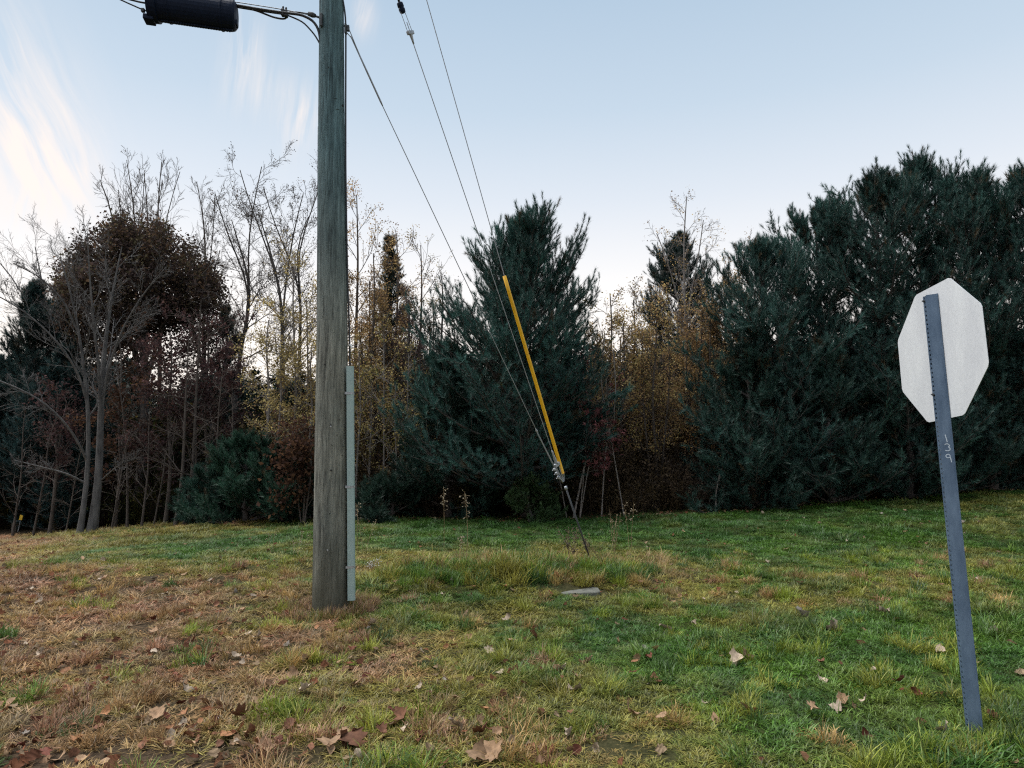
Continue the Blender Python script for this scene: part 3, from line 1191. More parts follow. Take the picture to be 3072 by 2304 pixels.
# tall bare tops behind the oak
for k, (px, Y, tops, lab) in enumerate([
        (410, 27, [(405, 620), (392, 560), (380, 480)], "tall bare tree whose top stands leftmost above the brown oak"),
        (480, 26, [(470, 640), (478, 560), (485, 485)], "tall bare tree rising highest above the middle of the brown oak"),
        (330, 25, [(350, 650), (320, 590), (300, 540)], "thin bare treetop poking out of the left of the oak crown"),
        (610, 26, [(620, 700), (605, 620), (590, 545)], "bare treetop standing right of the oak crown"),
        (440, 28, [(445, 640), (440, 580), (432, 520)], "slim bare treetop between the two tallest above the oak")]):
    decid("bare_tree", gbase(px, Y), [stem(px, Y, [(px, 1200), (px, 900)] + tops, .10), stem(px, Y, [(px, 900), (tops[0][0] + 20, tops[0][1] + 30), (tops[2][0] + 55, tops[2][1] + 30)], .045)],
          lab, 'brown', l1=(12, .55), l2=7, l3=5, seed=10 + k, spread=(.3, .65), up=.07, t0=.45, group="bare trees", lr1=(.10, .2), wob=.08, minr=.005)

# curving bare trees left of the pole
specs = [(705, 20, [(700, 1250), (720, 1050), (760, 880), (735, 790), (705, 700), (695, 660)], "curving bare tree with black limbs left of the utility pole", .10),
         (840, 19.5, [(850, 1200), (845, 1000), (850, 900), (820, 790), (800, 710), (775, 640)], "tall bare forked tree just left of the utility pole", .095),
         (890, 21, [(895, 1200), (900, 1000), (905, 860), (880, 770), (900, 690), (925, 650)], "crooked bare tree half hidden by the utility pole", .09),
         (640, 21, [(640, 1300), (610, 1100), (570, 960), (560, 860), (600, 760)], "dark leaning bare tree right of the oak", .09)]
for k, (px, Y, pts, lab, rd) in enumerate(specs):
    m = len(pts)
    sd = 1 if k % 2 else -1
    decid("bare_tree", gbase(px, Y), [stem(px, Y, pts, rd),
                                     stem(px, Y, pts[:m // 2] + [(pts[m // 2][0] + 60 * sd, pts[m // 2][1] - 100), (pts[m // 2][0] + 90 * sd, pts[m // 2][1] - 210)], rd * .6),
                                     stem(px, Y, pts[:m // 2 + 1] + [(pts[m // 2 + 1][0] - 60 * sd, pts[m // 2 + 1][1] - 120), (pts[m // 2 + 1][0] - 80 * sd, pts[m // 2 + 1][1] - 200)], rd * .5)],
          lab, 'dark', l1=(11, .45), l2=8, l3=6, seed=20 + k, spread=(.35, .85), up=.05, wob=.16, t0=.4, group="bare trees", lr1=(.12, .24), minr=.0042,
          leaf="small", leafn=420, tints=OAKB, lsize=.9)
pine("pine_tree", gbase(672, 22), toph(850, 22) + .2, 1.5, "thin ragged pine between the oak and the curving bare trees", 4, tint=(.022, .05, .042), dens=.5, bare=.35, per=4)

# dark reddish young maples under the oak
for k, (px, Y, top, nl, tn, lab) in enumerate([
        (510, 16.6, 1000, 520, DRED, "dark red young maple under the oak, left of two"),
        (620, 17.0, 960, 620, DRED, "dark red young maple under the oak, right of two"),
        (360, 17.5, 1030, 420, RUST, "young tree with an orange-brown leaf patch behind the twin trunks"),
        (170, 18, 1150, 300, DRED, "low dark thin-leaved tree at far left behind bare twigs")]):
    decid("young_tree", gbase(px, Y), [stem(px, Y, [(px + 4, 1400), (px - 6, 1250), (px + 8, top + 80), (px, top)], .05), stem(px, Y, [(px + 4, 1350), (px + 30, 1220), (px + 60, top + 120)], .03)],
          lab, 'brown', leaf="maple", leafn=nl, tints=tn, l1=(12, .4), l2=7, levels=2, seed=30 + k, t0=.3, spread=(.6, 1.2), up=.0, group="young broadleaf trees", lr1=(.2, .4), lsize=.9)

# thin bare saplings standing at the edge of the dark wood
ORD = ["first", "second", "third", "fourth", "fifth", "sixth", "seventh", "eighth", "ninth", "tenth", "eleventh", "twelfth"]
saps = [(440, 16.2, 1180, .03), (540, 15.8, 960, .045), (568, 16.0, 900, .05), (475, 15.9, 1250, .022), (640, 15.6, 1100, .03), (350, 16.0, 1280, .025), (400, 16.8, 1050, .035), (590, 16.4, 1200, .03),
        (120, 17.2, 1250, .03), (60, 17.5, 1220, .03), (215, 16.5, 1300, .02), (1010 - 140, 16.2, 980, .035), (700, 15.8, 1150, .03)]
for k, (px, Y, top, rd) in enumerate(saps):
    j = random.uniform(-60, 60)
    decid("bare_sapling", gbase(px, Y), [stem(px, Y, [(px + j * .3, 1420), (px + j * .5, 1250 if top < 1200 else top + 60), (px + j, top)], rd)],
          ["%s thin bare sapling counted leftwards from the pole" % ORD[sorted([-q[0] for q in saps if q[0] >= 250]).index(-px)] if px >= 250 else
           "%s thin bare sapling counted from the left picture edge" % ORD[sorted([q[0] for q in saps if q[0] < 250]).index(px)]][0],
          'brown', l1=(16, .5), l2=6, levels=2, seed=50 + k, t0=.15, spread=(.7, 1.3), up=.02, group=["bare saplings left of the pole", "bare saplings at the far left"][px < 250], lr1=(.15, .32), tipr=.006, minr=.003, cat="sapling")

# birches with yellow leaves left of the pole
for k, (px, Y, top, nl, lab) in enumerate([(800, 15.4, 960, 900, "yellow-leaved birch in front of the bare trees left of the pole"),
                                           (880, 15.8, 800, 900, "tall yellow-leaved birch whose crown touches the pole on its left"),
                                           (930, 15.2, 1050, 600, "yellow-green birch half hidden behind the pole")]):
    decid("birch_tree", gbase(px, Y), [stem(px, Y, [(px - 8, 1400), (px + 10, 1200), (px - 4, top + 60), (px + 6, top)], .045), stem(px + 8, Y, [(px + 30, 1350), (px + 45, 1180), (px + 40, top + 100)], .03)],
          lab, 'birch', leaf="small", leafn=nl, tints=YEL, l1=(14, .4), l2=7, levels=2, seed=70 + k, t0=.3, spread=(.5, 1.1), up=.0, group="birches", lr1=(.18, .36), twig_up=-.04)
# low pines left of the pole and the rusty bush
full = lambda t: np.clip(1.25 * (1 - t) ** .6, .06, 1)
pine("low_pine", gbase(745, 14.7), 1.95, 1.15, "low bushy pine at the wood edge left of the pole", 6, prof=full, whorl=.24, tint=(.026, .07, .045), group="low bushy pines")
pine("low_pine", gbase(870, 14.6), 1.75, 1.0, "low bushy pine nearest the pole on its left", 7, prof=full, whorl=.24, tint=(.026, .066, .043), group="low bushy pines")
pine("low_pine", gbase(655, 15.2), 1.5, .9, "small dark pine left of the low bushy pines", 8, prof=full, whorl=.24, tint=(.022, .055, .04), group="low bushy pines")
decid("rusty_bush", gbase(918, 14.0), [stem(918, 14.0, [(915, 1450), (905, 1380), (900, 1310)], .02), stem(920, 14.0, [(930, 1450), (935, 1360), (930, 1290)], .02), stem(915, 14.0, [(890, 1470), (880, 1420), (875, 1370)], .015)],
      "rust-brown leafy bush tucked against the left of the pole", 'brown', leaf="oak", leafn=260, tints=RUST, l1=(9, .4), l2=5, levels=2, seed=80, t0=.2, spread=(.6, 1.2), group="bushes", lr1=(.3, .5), cat="bush")

# --- centre, between pole and white pine
cone = lambda t: np.clip(1.02 * (1 - t), .04, 1)
pine("spruce_tree", gbase(1165, 20), toph(655, 20) + .1, 2.1, "narrow dark spruce right behind the utility pole", 9, prof=cone, whorl=.28, per=7, tint=(.028, .05, .038), upt=.0, dens=.35, ts=.75, group="spruces")
for k, (px, Y, top, nl, tn, lab) in enumerate([
        (1070, 17.5, 585, 1500, GOLD, "tall slender tree with sparse tan leaves right of the pole"),
        (1120, 16.8, 760, 1300, GOLD, "tan-leaved slender tree in front of the narrow spruce"),
        (1190, 18.0, 700, 1100, GOLD, "thin tan-leaved tree on the right flank of the spruce"),
        (1262, 19.5, 735, 420, YEL, "pale wispy birch top between spruce and white pine"),
        (1325, 18.5, 820, 520, OAKB, "brownish thin-leaved tree left of the white pine"),
        (1225, 17, 900, 700, DRED, "dusky purple-brown young tree between pole and pine")]):
    decid("slender_tree", gbase(px, Y), [stem(px, Y, [(px + 4, 1350), (px - 6, 1100), (px + 5, (top + 1000) / 2), (px, top)], .07),
                                        stem(px, Y, [(px + 10, 1250), (px + 40, 1050), (px + 38, (top + 1100) / 2)], .035), stem(px, Y, [(px - 6, 1250), (px - 40, 1080), (px - 34, (top + 1150) / 2)], .035)],
          lab, 'brown', leaf="small", leafn=nl, tints=tn, l1=(18, .55), l2=7, levels=2, seed=90 + k, t0=.2, spread=(.35, .75), up=.06, group="slender trees with thin leaves", lr1=(.16, .3), minr=.004)
for k, (px, Y, top) in enumerate([(1075, 14.8, 1050), (1110, 15.2, 1120), (1150, 15.0, 1000), (1185, 14.7, 1150), (1225, 15.2, 1060), (1275, 15.0, 1130)]):
    decid("birch_sapling", gbase(px, Y), [stem(px, Y, [(px - 6 + 4 * k, 1400), (px + 8 - 3 * k, 1250), (px + 2, top)], .026)],
          "%s pale birch sapling counted rightwards from the pole's cable guard" % ORD[k], 'birch', leaf="small", leafn=150, tints=YEL + OLV, l1=(14, .5), l2=6, levels=2, seed=100 + k, t0=.25, spread=(.5, 1.2), up=0,
          group="birch saplings right of the pole", lr1=(.18, .35), cat="sapling")

# the white pine in the middle
wp = lambda t: np.interp(t, [0, .12, .32, .5, .6, .8, .9, .96, 1], [.85, 1.2, 1.22, 1.1, .95, .78, .64, .5, .34])
pine("white_pine", gbase(1575, 14.3), toph(690, 14.3), 2.0, "full white pine standing alone behind the yellow guy guard", 12, prof=wp, whorl=.22, per=9, tint=(.034, .086, .074), bare=.10,
     asym=lambda az, t: 1 + .22 * np.cos(az - math.pi) * (t < .55) - .12 * np.cos(az - math.pi) * (t > .6), group="white pines")
pine("white_pine", gbase(1345, 14.5), toph(1010, 14.5), 1.35, "lower pine merging into the left skirt of the middle white pine", 13, prof=full, whorl=.26, per=7, tint=(.026, .06, .047), group="white pines")
pine("low_pine", gbase(1590, 13.35), .82, .62, "small bright pine seedling at the foot of the middle white pine", 14, prof=full, whorl=.17, tint=(.05, .095, .035), group="low bushy pines", ts=.8)
pine("low_pine", gbase(1180, 14.1), .9, .8, "small dark pine seedling in the shade right of the pole", 15, prof=full, whorl=.2, tint=(.022, .05, .036), group="low bushy pines")

# red maple sapling and pale leaning stems behind the guy anchor
B = gbase(1735, 13.9)
decid("red_maple", B, [stem(1715, 13.9, [(1745, 1430), (1772, 1330), (1770, 1220), (1745, 1110), (1735, 1050)], .022), stem(1735, 13.9, [(1765, 1400), (1800, 1310), (1830, 1290)], .012),
                       stem(1735, 13.9, [(1760, 1330), (1735, 1200), (1700, 1160)], .012)],
      "slim red-leaved maple sapling right of the yellow guy guard", 'birch', leaf="maple", leafn=150, tints=RED, l1=(8, .4), l2=5, levels=2, seed=120, t0=.45, spread=(.7, 1.3), up=-.02, group="young broadleaf trees", lr1=(.18, .34), lsize=1.1)
for k, (px, pts) in enumerate([(1700, [(1680, 1440), (1650, 1380), (1640, 1360)]), (1870, [(1830, 1300), (1800, 1150), (1815, 1000)]), (1800, [(1815, 1350), (1850, 1200), (1840, 1050)])]):
    decid("bare_sapling", gbase(px, 14.0), [stem(px, 14.0, pts, .014)], ["pale stick leaning left behind the guy anchor", "crooked pale stem between the anchor and the golden thicket", "thin straight stem just right of the red maple"][k], 'birch', l1=(4, .4), l2=4, levels=2, seed=125 + k, t0=.3, group="pale leaning stems", lr1=(.2, .4), cat="sapling")

# golden thicket
gt = [(1830, 15.5, 880, 800, "gold-leaved birch next to the middle white pine"), (1900, 16.2, 900, 800, "gold-leaved birch, second right of the white pine"),
      (1965, 15.2, 900, 800, "gold-leaved birch in the middle of the golden thicket"), (2030, 16.5, 930, 700, "gold-leaved birch below the far rounded pine"),
      (2100, 15.6, 890, 900, "orange-gold birch, brightest of the thicket"), (2170, 15.3, 830, 800, "orange-gold birch against the big pines on the right"),
      (2215, 16.5, 760, 500, "thin gold birch topping out against the big pines")]
for k, (px, Y, top, nl, lab) in enumerate(gt):
    nl = int(nl * 1.3)
    decid("birch_tree", gbase(px, Y), [stem(px, Y, [(px + 6, 1400), (px - 10, 1200), (px + 8, 1000), (px, top)], .04), stem(px + 6, Y, [(px + 25, 1350), (px + 45, 1150), (px + 40, top + 90)], .028),
                                      stem(px - 6, Y, [(px - 22, 1350), (px - 42, 1150), (px - 38, top + 110)], .028)],
          lab, 'brown', leaf="small", leafn=nl, tints=GOLD if k > 3 else YEL + GOLD, l1=(14, .5), l2=6, l3=4, levels=3, seed=130 + k, t0=.22, spread=(.4, .95), up=.02, group="gold-leaved birches", lr1=(.16, .3), minr=.0042,
          twig_up=-.02)
pine("pine_tree", gbase(2045, 22.5), toph(712, 22.5) + .1, 1.75, "far rounded dark pine above the golden thicket", 20, tint=(.024, .05, .045), per=7, whorl=.3,
     prof=lambda t: np.interp(t, [0, .5, .7, .85, 1], [1, 1, .95, .7, .15]))
decid("birch_tree", gbase(2060, 18.5), [stem(2060, 18.5, [(2060, 1200), (2055, 900), (2050, 720), (2060, 590)], .06), stem(2060, 18.5, [(2058, 1000), (2010, 800), (1970, 700)], .03), stem(2060, 18.5, [(2058, 950), (2095, 780), (2110, 660)], .03)],
      "tall nearly bare birch rising above the far rounded pine", 'birch', leaf="small", leafn=150, tints=GOLD, l1=(14, .5), l2=7, l3=4, seed=140, t0=.5, spread=(.5, .9), up=.0, group="gold-leaved birches", lr1=(.1, .2), twig_up=-.08, minr=.003)

# big pines on the right
big = lambda t: np.interp(t, [0, .1, .4, .65, .85, 1], [.85, 1, 1, .85, .6, .14])
rp = [(2300, 14.6, 700, 2.0, "big pine at the left end of the right-hand pine row"),
      (2470, 15.6, 590, 2.1, "big pine second from the left in the right-hand row"),
      (2660, 15.0, 500, 2.3, "tallest pine of the right-hand row, left of the sign"),
      (2790, 15.8, 455, 2.3, "highest pine top directly above the octagonal sign"),
      (2960, 14.8, 500, 2.2, "big pine behind the right side of the octagonal sign"),
      (3130, 15.0, 480, 2.3, "big pine cut by the right picture edge"),
      (2250, 14.2, 1010, 1.35, "low dense pine where the golden thicket meets the big pines"),
      (2480, 13.95, 1000, 1.5, "lower pine in front of the right-hand row, left of the sign"),
      (2720, 14.0, 1030, 1.5, "lower pine in front of the right-hand row, behind the sign"),
      (2960, 14.2, 980, 1.5, "lower pine in front of the right-hand row, right of the sign")]
for k, (px, Y, top, W, lab) in enumerate(rp):
    b = gbase(px, Y)
    pine("white_pine", b, (toph(top, Y) - b[2]) * (1.0 if k < 6 else 1), W, lab, 200 + k, prof=big if k < 6 else full, whorl=.32, per=6, tint=(.036, .084, .073) if k < 6 else (.030, .070, .056), group="white pines")
decid("birch_sapling", gbase(2140, 13.9), [stem(2140, 13.9, [(2148, 1480), (2160, 1420)], .02)], "short pale stem at the foot of the right-hand pines", 'birch', l1=(2, .4), l2=2, levels=2, seed=150, group="pale leaning stems", lr1=(.3, .5), cat="sapling")


# --- undergrowth and the deep wood behind, which read as one mass
def shrub_proto(i, rng):
    K = 9
    S = np.zeros((K, 3))
    S[:, :2] = rng.normal(0, .12, (K, 2))
    az = rng.uniform(0, 6.283, K)
    el = rng.uniform(.7, 1.4, K)
    D = np.stack([np.cos(az) * np.cos(el), np.sin(az) * np.cos(el), np.sin(el)], 1)
    ln = rng.uniform(.8, 1.8, K)
    P, R = grow(S, D, ln, np.full(K, .009), np.full(K, .004), 6, .12, .02, rng)
    S, D, l2, rr, _ = spawn(P, R, ln, 8, .15, 1, (.4, 1.1), rng, (.3, .55), .6, .4)
    P2, R2 = grow(S, D, l2, np.full(len(S), .004), np.full(len(S), .003), 4, .15, .0, rng)
    V1, Q1 = tube_arr(P, R, 4)
    V2, Q2 = tube_arr(P2, R2, 3)
    V = np.concatenate([V1, V2])
    Fq = np.concatenate([Q1, Q2 + len(V1)]).ravel()
    ct = [4] * (len(Q1) + len(Q2))
    vv = [.5] * len(V)
    E = P2[:, 1:].reshape(-1, 3)
    n = 170
    E = E[rng.integers(0, len(E), n)] + rng.normal(0, .04, (n, 3))
    LV, LF = [], []
    o = len(V)
    for e in E:
        d = rng.normal(0, 1, 3)
        d /= np.linalg.norm(d)
        s = np.cross(d, rng.normal(0, 1, 3))
        s /= np.linalg.norm(s)
        l = rng.uniform(.05, .10)
        LV += [e, e + d * l * .5 + s * l * .3, e + d * l, e + d * l * .5 - s * l * .3]
        LF += [o, o + 1, o + 2, o + 3]
        o += 4
        vv += [rng.uniform(0, 1)] * 4
    V = np.concatenate([V, np.array(LV)])
    return proto_mesh("shrub", V, np.concatenate([Fq, LF]), ct + [4] * n, vv, M_LEAF)


def woodtree_proto(i, rng):
    """coarse conifer mass for the deep wood"""
    V, Fs, ct, vv = [], [], [], []
    H = 1.0
    n = 900
    for k in range(n):
        t = rng.uniform(.03, 1) ** .9
        rmax = .28 * (1 - t) ** .7 + .02
        a = rng.uniform(0, 6.283)
        r = rmax * rng.uniform(.3, 1.1)
        c = np.array([r * math.cos(a), r * math.sin(a), t * H])
        d = np.array([math.cos(a), math.sin(a), rng.uniform(-.2, .9)])
        d /= np.linalg.norm(d)
        s = np.cross(d, (0, 0, 1))
        s /= np.linalg.norm(s)
        l = rng.uniform(.03, .06)
        o = len(V)
        V += [c - s * l * .35, c + s * l * .35, c + d * l]
        Fs += [o, o + 1, o + 2]
        ct.append(3)
        vv += [rng.uniform(0, 1)] * 3
    return proto_mesh("wood_conifer", np.array(V), np.array(Fs), ct, vv, M_NEEDLE)


proto_set("shrub", [shrub_proto(i, RNG) for i in range(5)])
proto_set("woodtree", [woodtree_proto(i, RNG) for i in range(3)])


def build_backing():
    n = 2000
    x = RNG.uniform(-17, 14, n)
    y = treeline(x) + .3 + RNG.gamma(1.9, 1.9, n)
    z = hgt(x, y)
    tn = np.array(DRED + OLV + [(.03, .05, .03), (.05, .045, .035), (.04, .055, .03)])[RNG.integers(0, 9, n)] * RNG.uniform(.3, .75, (n, 1))
    gz = (x / y > .08) & (x / y < .36) | (x / y > -.24) & (x / y < -.08)
    tn[gz] = np.array([(.12, .088, .06), (.095, .072, .056), (.075, .06, .05), (.17, .125, .07)])[RNG.integers(0, 4, gz.sum())] * RNG.uniform(.5, 1.0, (gz.sum(), 1))
    o = scatter("undergrowth", "shrub", np.stack([x, y, z], 1), np.stack([RNG.normal(0, .15, n), RNG.normal(0, .15, n), RNG.uniform(0, 6.28, n)], 1),
                RNG.uniform(.55, 1.15, n) * np.interp(y - treeline(x), [0, 2, 4, 7], [.5, 1, 1.8, 2.4]), tn)
    tag(o, "dark tangled undergrowth filling the wood behind its edge", "undergrowth", kind="stuff")
    n = 900
    x = RNG.uniform(-34, 34, n)
    y = RNG.uniform(23, 48, n)
    k = np.abs(x) < y * .9 + 4
    x, y = x[k], y[k]
    n = len(x)
    z = hgt(x, y) - .2
    hh = np.where((x / y > -.55) & (x / y < -.22), RNG.uniform(4.2, 5.8, n), RNG.uniform(4.2, 6.8, n)) * np.interp(y, [23, 48], [.85, 1.2])
    tn = np.array([(.022, .04, .036)]) * RNG.uniform(.6, 1.3, (n, 1))
    size = np.stack([hh * .9, hh * .9, hh], 1)
    o = scatter("distant_woodland", "woodtree", np.stack([x, y, z], 1), np.stack([np.zeros(n), np.zeros(n), RNG.uniform(0, 6.28, n)], 1), size, tn)
    tag(o, "deep dark woodland behind the first rows of trees", "woodland", kind="stuff")


build_backing()
# ------------------------------------------------------------------ utility pole
M_BLACK = simple("black_plastic", (.006, .012, .030), .6, var=.3, scale=40, bump=.1, spec=.15)
M_CABLE = simple("black_cable", (.015, .016, .02), .5, var=.2)
M_GALV = simple("galvanised_steel", (.34, .36, .38), .5, metal=.55, var=.25, scale=60, bump=.08)
M_STRAND = simple("steel_strand", (.32, .34, .37), .5, metal=.5, var=.2, scale=80)
M_IRON = simple("weathered_iron", (.07, .075, .08), .7, metal=.4, var=.35, scale=60, bump=.2)
M_GUARD = simple("grey_green_guard", (.30, .40, .385), .5, var=.06, scale=12)
M_YELLOW = simple("yellow_plastic", (.85, .46, .010), .42, scale=7, spec=.5, col2=(.80, .42, .015))
M_WHITE = simple("white_plastic", (.70, .70, .68), .5, var=.1)
M_HOLE = simple("dark_hole", (.012, .011, .010), .9, var=.2)


def pole_material():
    m, t, out = new_mat("weathered_pole_wood")
    L = t.links
    bs = N(t, "ShaderNodeBsdfPrincipled")
    bs.inputs["Roughness"].default_value = .85
    bs.inputs["Specular IOR Level"].default_value = .25
    tc = N(t, "ShaderNodeTexCoord")

    def noise(sc, st, det=8, rough=.6, dist=0.0):
        mp = N(t, "ShaderNodeMapping")
        mp.inputs["Scale"].default_value = st
        L.new(tc.outputs["Object"], mp.inputs[0])
        n = N(t, "ShaderNodeTexNoise")
        n.inputs["Scale"].default_value = sc
        n.inputs["Detail"].default_value = det
        n.inputs["Roughness"].default_value = rough
        n.inputs["Distortion"].default_value = dist
        L.new(mp.outputs[0], n.inputs["Vector"])
        return n.outputs["Fac"]
    grain = noise(30, (1, 1, .07), 10, .72, .7)
    fine = noise(75, (1, 1, .045), 7, .75, .3)
    blot = noise(2.2, (1, 1, .45), 5, .6)
    rp = N(t, "ShaderNodeValToRGB")
    e = rp.color_ramp.elements
    e[0].position, e[1].position = .30, .72
    e[0].color = (.068, .069, .062, 1)
    e[1].color = (.42, .42, .37, 1)
    e2 = rp.color_ramp.elements.new(.5)
    e2.color = (.225, .228, .20, 1)
    L.new(grain, rp.inputs[0])
    r2 = N(t, "ShaderNodeValToRGB")
    r2.color_ramp.elements[0].position = .3
    r2.color_ramp.elements[1].position = .7
    r2.color_ramp.elements[0].color = (.55, .60, .60, 1)
    r2.color_ramp.elements[1].color = (1.1, 1.06, 1.0, 1)
    L.new(blot, r2.inputs[0])
    mu = N(t, "ShaderNodeMixRGB", blend_type='MULTIPLY')
    mu.inputs[0].default_value = 1
    L.new(rp.outputs[0], mu.inputs[1])
    L.new(r2.outputs[0], mu.inputs[2])
    r3 = N(t, "ShaderNodeValToRGB")
    r3.color_ramp.elements[0].position = .36
    r3.color_ramp.elements[1].position = .47
    r3.color_ramp.elements[0].color = (.22, .22, .22, 1)
    r3.color_ramp.elements[1].color = (1, 1, 1, 1)
    L.new(fine, r3.inputs[0])
    m2 = N(t, "ShaderNodeMixRGB", blend_type='MULTIPLY')
    m2.inputs[0].default_value = .8
    L.new(mu.outputs[0], m2.inputs[1])
    L.new(r3.outputs[0], m2.inputs[2])
    # upper shaft tinted blue-green by height, the lower part has weathered grey
    spz = N(t, "ShaderNodeSeparateXYZ")
    L.new(tc.outputs["Object"], spz.inputs[0])
    mz = N(t, "ShaderNodeMapRange")
    mz.inputs[1].default_value = 2.2
    mz.inputs[2].default_value = 4.4
    L.new(spz.outputs[2], mz.inputs[0])
    tz = N(t, "ShaderNodeMixRGB", blend_type='MULTIPLY')
    L.new(mz.outputs[0], tz.inputs[0])
    L.new(m2.outputs[0], tz.inputs[1])
    tz.inputs[2].default_value = (.45, .74, .95, 1)
    m2 = tz
    # dark olive-brown mottling, denser towards the butt
    sp = N(t, "ShaderNodeSeparateXYZ")
    L.new(tc.outputs["Object"], sp.inputs[0])
    ad = N(t, "ShaderNodeMath", operation='ADD')
    L.new(sp.outputs[2], ad.inputs[0])
    b3 = N(t, "ShaderNodeMath", operation='MULTIPLY')
    b3.inputs[1].default_value = -1.1
    L.new(noise(5, (1, 1, .3), 5), b3.inputs[0])
    L.new(b3.outputs[0], ad.inputs[1])
    mr = N(t, "ShaderNodeMapRange")
    mr.inputs[1].default_value = -.5
    mr.inputs[2].default_value = .12
    mr.inputs[3].default_value = .8
    mr.inputs[4].default_value = 0
    L.new(ad.outputs[0], mr.inputs[0])
    m3 = N(t, "ShaderNodeMixRGB")
    L.new(mr.outputs[0], m3.inputs[0])
    L.new(m2.outputs[0], m3.inputs[1])
    m3.inputs[2].default_value = (.052, .050, .032, 1)
    L.new(m3.outputs[0], bs.inputs["Base Color"])
    bp = N(t, "ShaderNodeBump")
    bp.inputs["Strength"].default_value = .7
    bp.inputs["Distance"].default_value = .012
    L.new(fine, bp.inputs["Height"])
    bp2 = N(t, "ShaderNodeBump")
    bp2.inputs["Strength"].default_value = .5
    bp2.inputs["Distance"].default_value = .02
    L.new(grain, bp2.inputs["Height"])
    L.new(bp.outputs[0], bp2.inputs["Normal"])
    L.new(bp2.outputs[0], bs.inputs["Normal"])
    L.new(bs.outputs[0], out.inputs[0])
    return m


PY = 6.48


def edge_x(px, py):
    return at(px, py, PY)


_pys = np.array([0, 500, 900, 1400, 1840])
_pl = np.array([959, 954, 954, 946, 938])
_pr = np.array([1031, 1034, 1041, 1043, 1047])
_zs = np.array([at(995, y, PY)[2] for y in _pys])
_xs = np.array([at((a + b) / 2, y, PY)[0] for a, b, y in zip(_pl, _pr, _pys)])
_rs = np.array([(at(b, y, PY)[0] - at(a, y, PY)[0]) / 2 for a, b, y in zip(_pl, _pr, _pys)])


def pole_c(z):
    """centre x and radius of the pole at height z"""
    zz, xx, rr = _zs[::-1], _xs[::-1], _rs[::-1]
    top_x = xx[-1] + (z - zz[-1]) * (xx[-1] - xx[1]) / (zz[-1] - zz[1])
    top_r = rr[-1] - (z - zz[-1]) * .008
    if z > zz[-1]:
        return top_x, top_r
    return float(np.interp(z, zz, xx)), float(np.interp(z, zz, rr))


POLE_H = 10.6
pole_base = np.array([_xs[-1], PY, hz(_xs[-1], PY)])
ROOT = empty("utility_pole", pole_base)
tag(ROOT, "tall weathered grey wooden utility pole standing in the turf", "utility pole")


def build_pole():
    n, m = 96, 300
    zs = np.linspace(-.35, POLE_H, m)
    cx = np.array([pole_c(z)[0] for z in zs])
    r = np.array([pole_c(z)[1] for z in zs])
    k = np.ones(21) / 21
    pad = lambda a: np.convolve(np.r_[np.full(10, a[0]), a, np.full(10, a[-1])], k, 'valid')
    cx, r = pad(cx), pad(r)
    a = np.arange(n) * 2 * math.pi / n
    rr = np.repeat(r[:, None], n, 1)
    rr *= 1 + .012 * np.sin(a[None] * 2 + zs[:, None] * .7) + .008 * np.sin(a[None] * 3 - zs[:, None] * 1.3)
    rng = np.random.default_rng(3)
    for q in range(130):                                  # drying checks
        a0 = rng.integers(0, n)
        z0, ln = rng.uniform(0, 9), rng.uniform(.15, 1.3)
        dep = rng.uniform(.002, .006)
        zi = np.where((zs > z0) & (zs < z0 + ln))[0]
        for i in zi:
            u = (zs[i] - z0) / ln
            rr[i, (a0 + int(round(.8 * math.sin(u * 5 + q)))) % n] -= dep * math.sin(math.pi * u)
    rr += rng.normal(0, .0006, rr.shape)
    V = np.stack([cx[:, None] + rr * np.cos(a), np.full_like(rr, PY) + rr * np.sin(a), np.repeat(zs[:, None], n, 1)], -1).reshape(-1, 3)
    i = np.arange(m - 1)[:, None] * n + np.arange(n)[None]
    j = np.arange(m - 1)[:, None] * n + ((np.arange(n) + 1) % n)[None]
    Q = np.stack([i, j, j + n, i + n], -1).reshape(-1, 4)
    ff = np.r_[Q.ravel(), np.arange((m - 1) * n, m * n)]
    ct = np.r_[np.full(len(Q), 4), n]
    me = mesh_np("shaft", V, ff, ct, True)
    me.materials.append(pole_material())
    link("shaft", me, ROOT)


build_pole()


def on_pole(px, py):
    """front surface of the pole at a pixel"""
    z = at(px, py, PY - .15)[2]
    c, r = pole_c(z)
    x = at(px, py, PY - .14)[0]
    u = np.clip((x - c) / r, -.97, .97)
    return np.array([c + u * r, PY - math.sqrt(1 - u * u) * r, z]), np.array([u, -math.sqrt(1 - u * u), 0])


for (px, py, s) in [(993, 1275, .008), (1028, 1282, .007), (996, 1335, .005), (1024, 1340, .005), (994, 1411, .008), (1031, 1408, .007), (1016, 1259, .005), (1021, 1238, .004), (1010, 1305, .004),
                    (975, 1093, .006), (1022, 1366, .004), (1030, 1540, .004), (990, 1540, .004)]:
    p, nrm = on_pole(px, py)
    b = MB()
    b.tube([p - nrm * .01, p + nrm * .005, p + nrm * .008], [s, s, s * .5], 8)
    b.build("nail", M_HOLE, ROOT)
for (px, py) in [(993, 1279), (985, 1650)]:
    p, nrm = on_pole(px, py)
    MB().box(p + nrm * .004, (.012, .006, .014)).build("staple", M_GALV, ROOT)
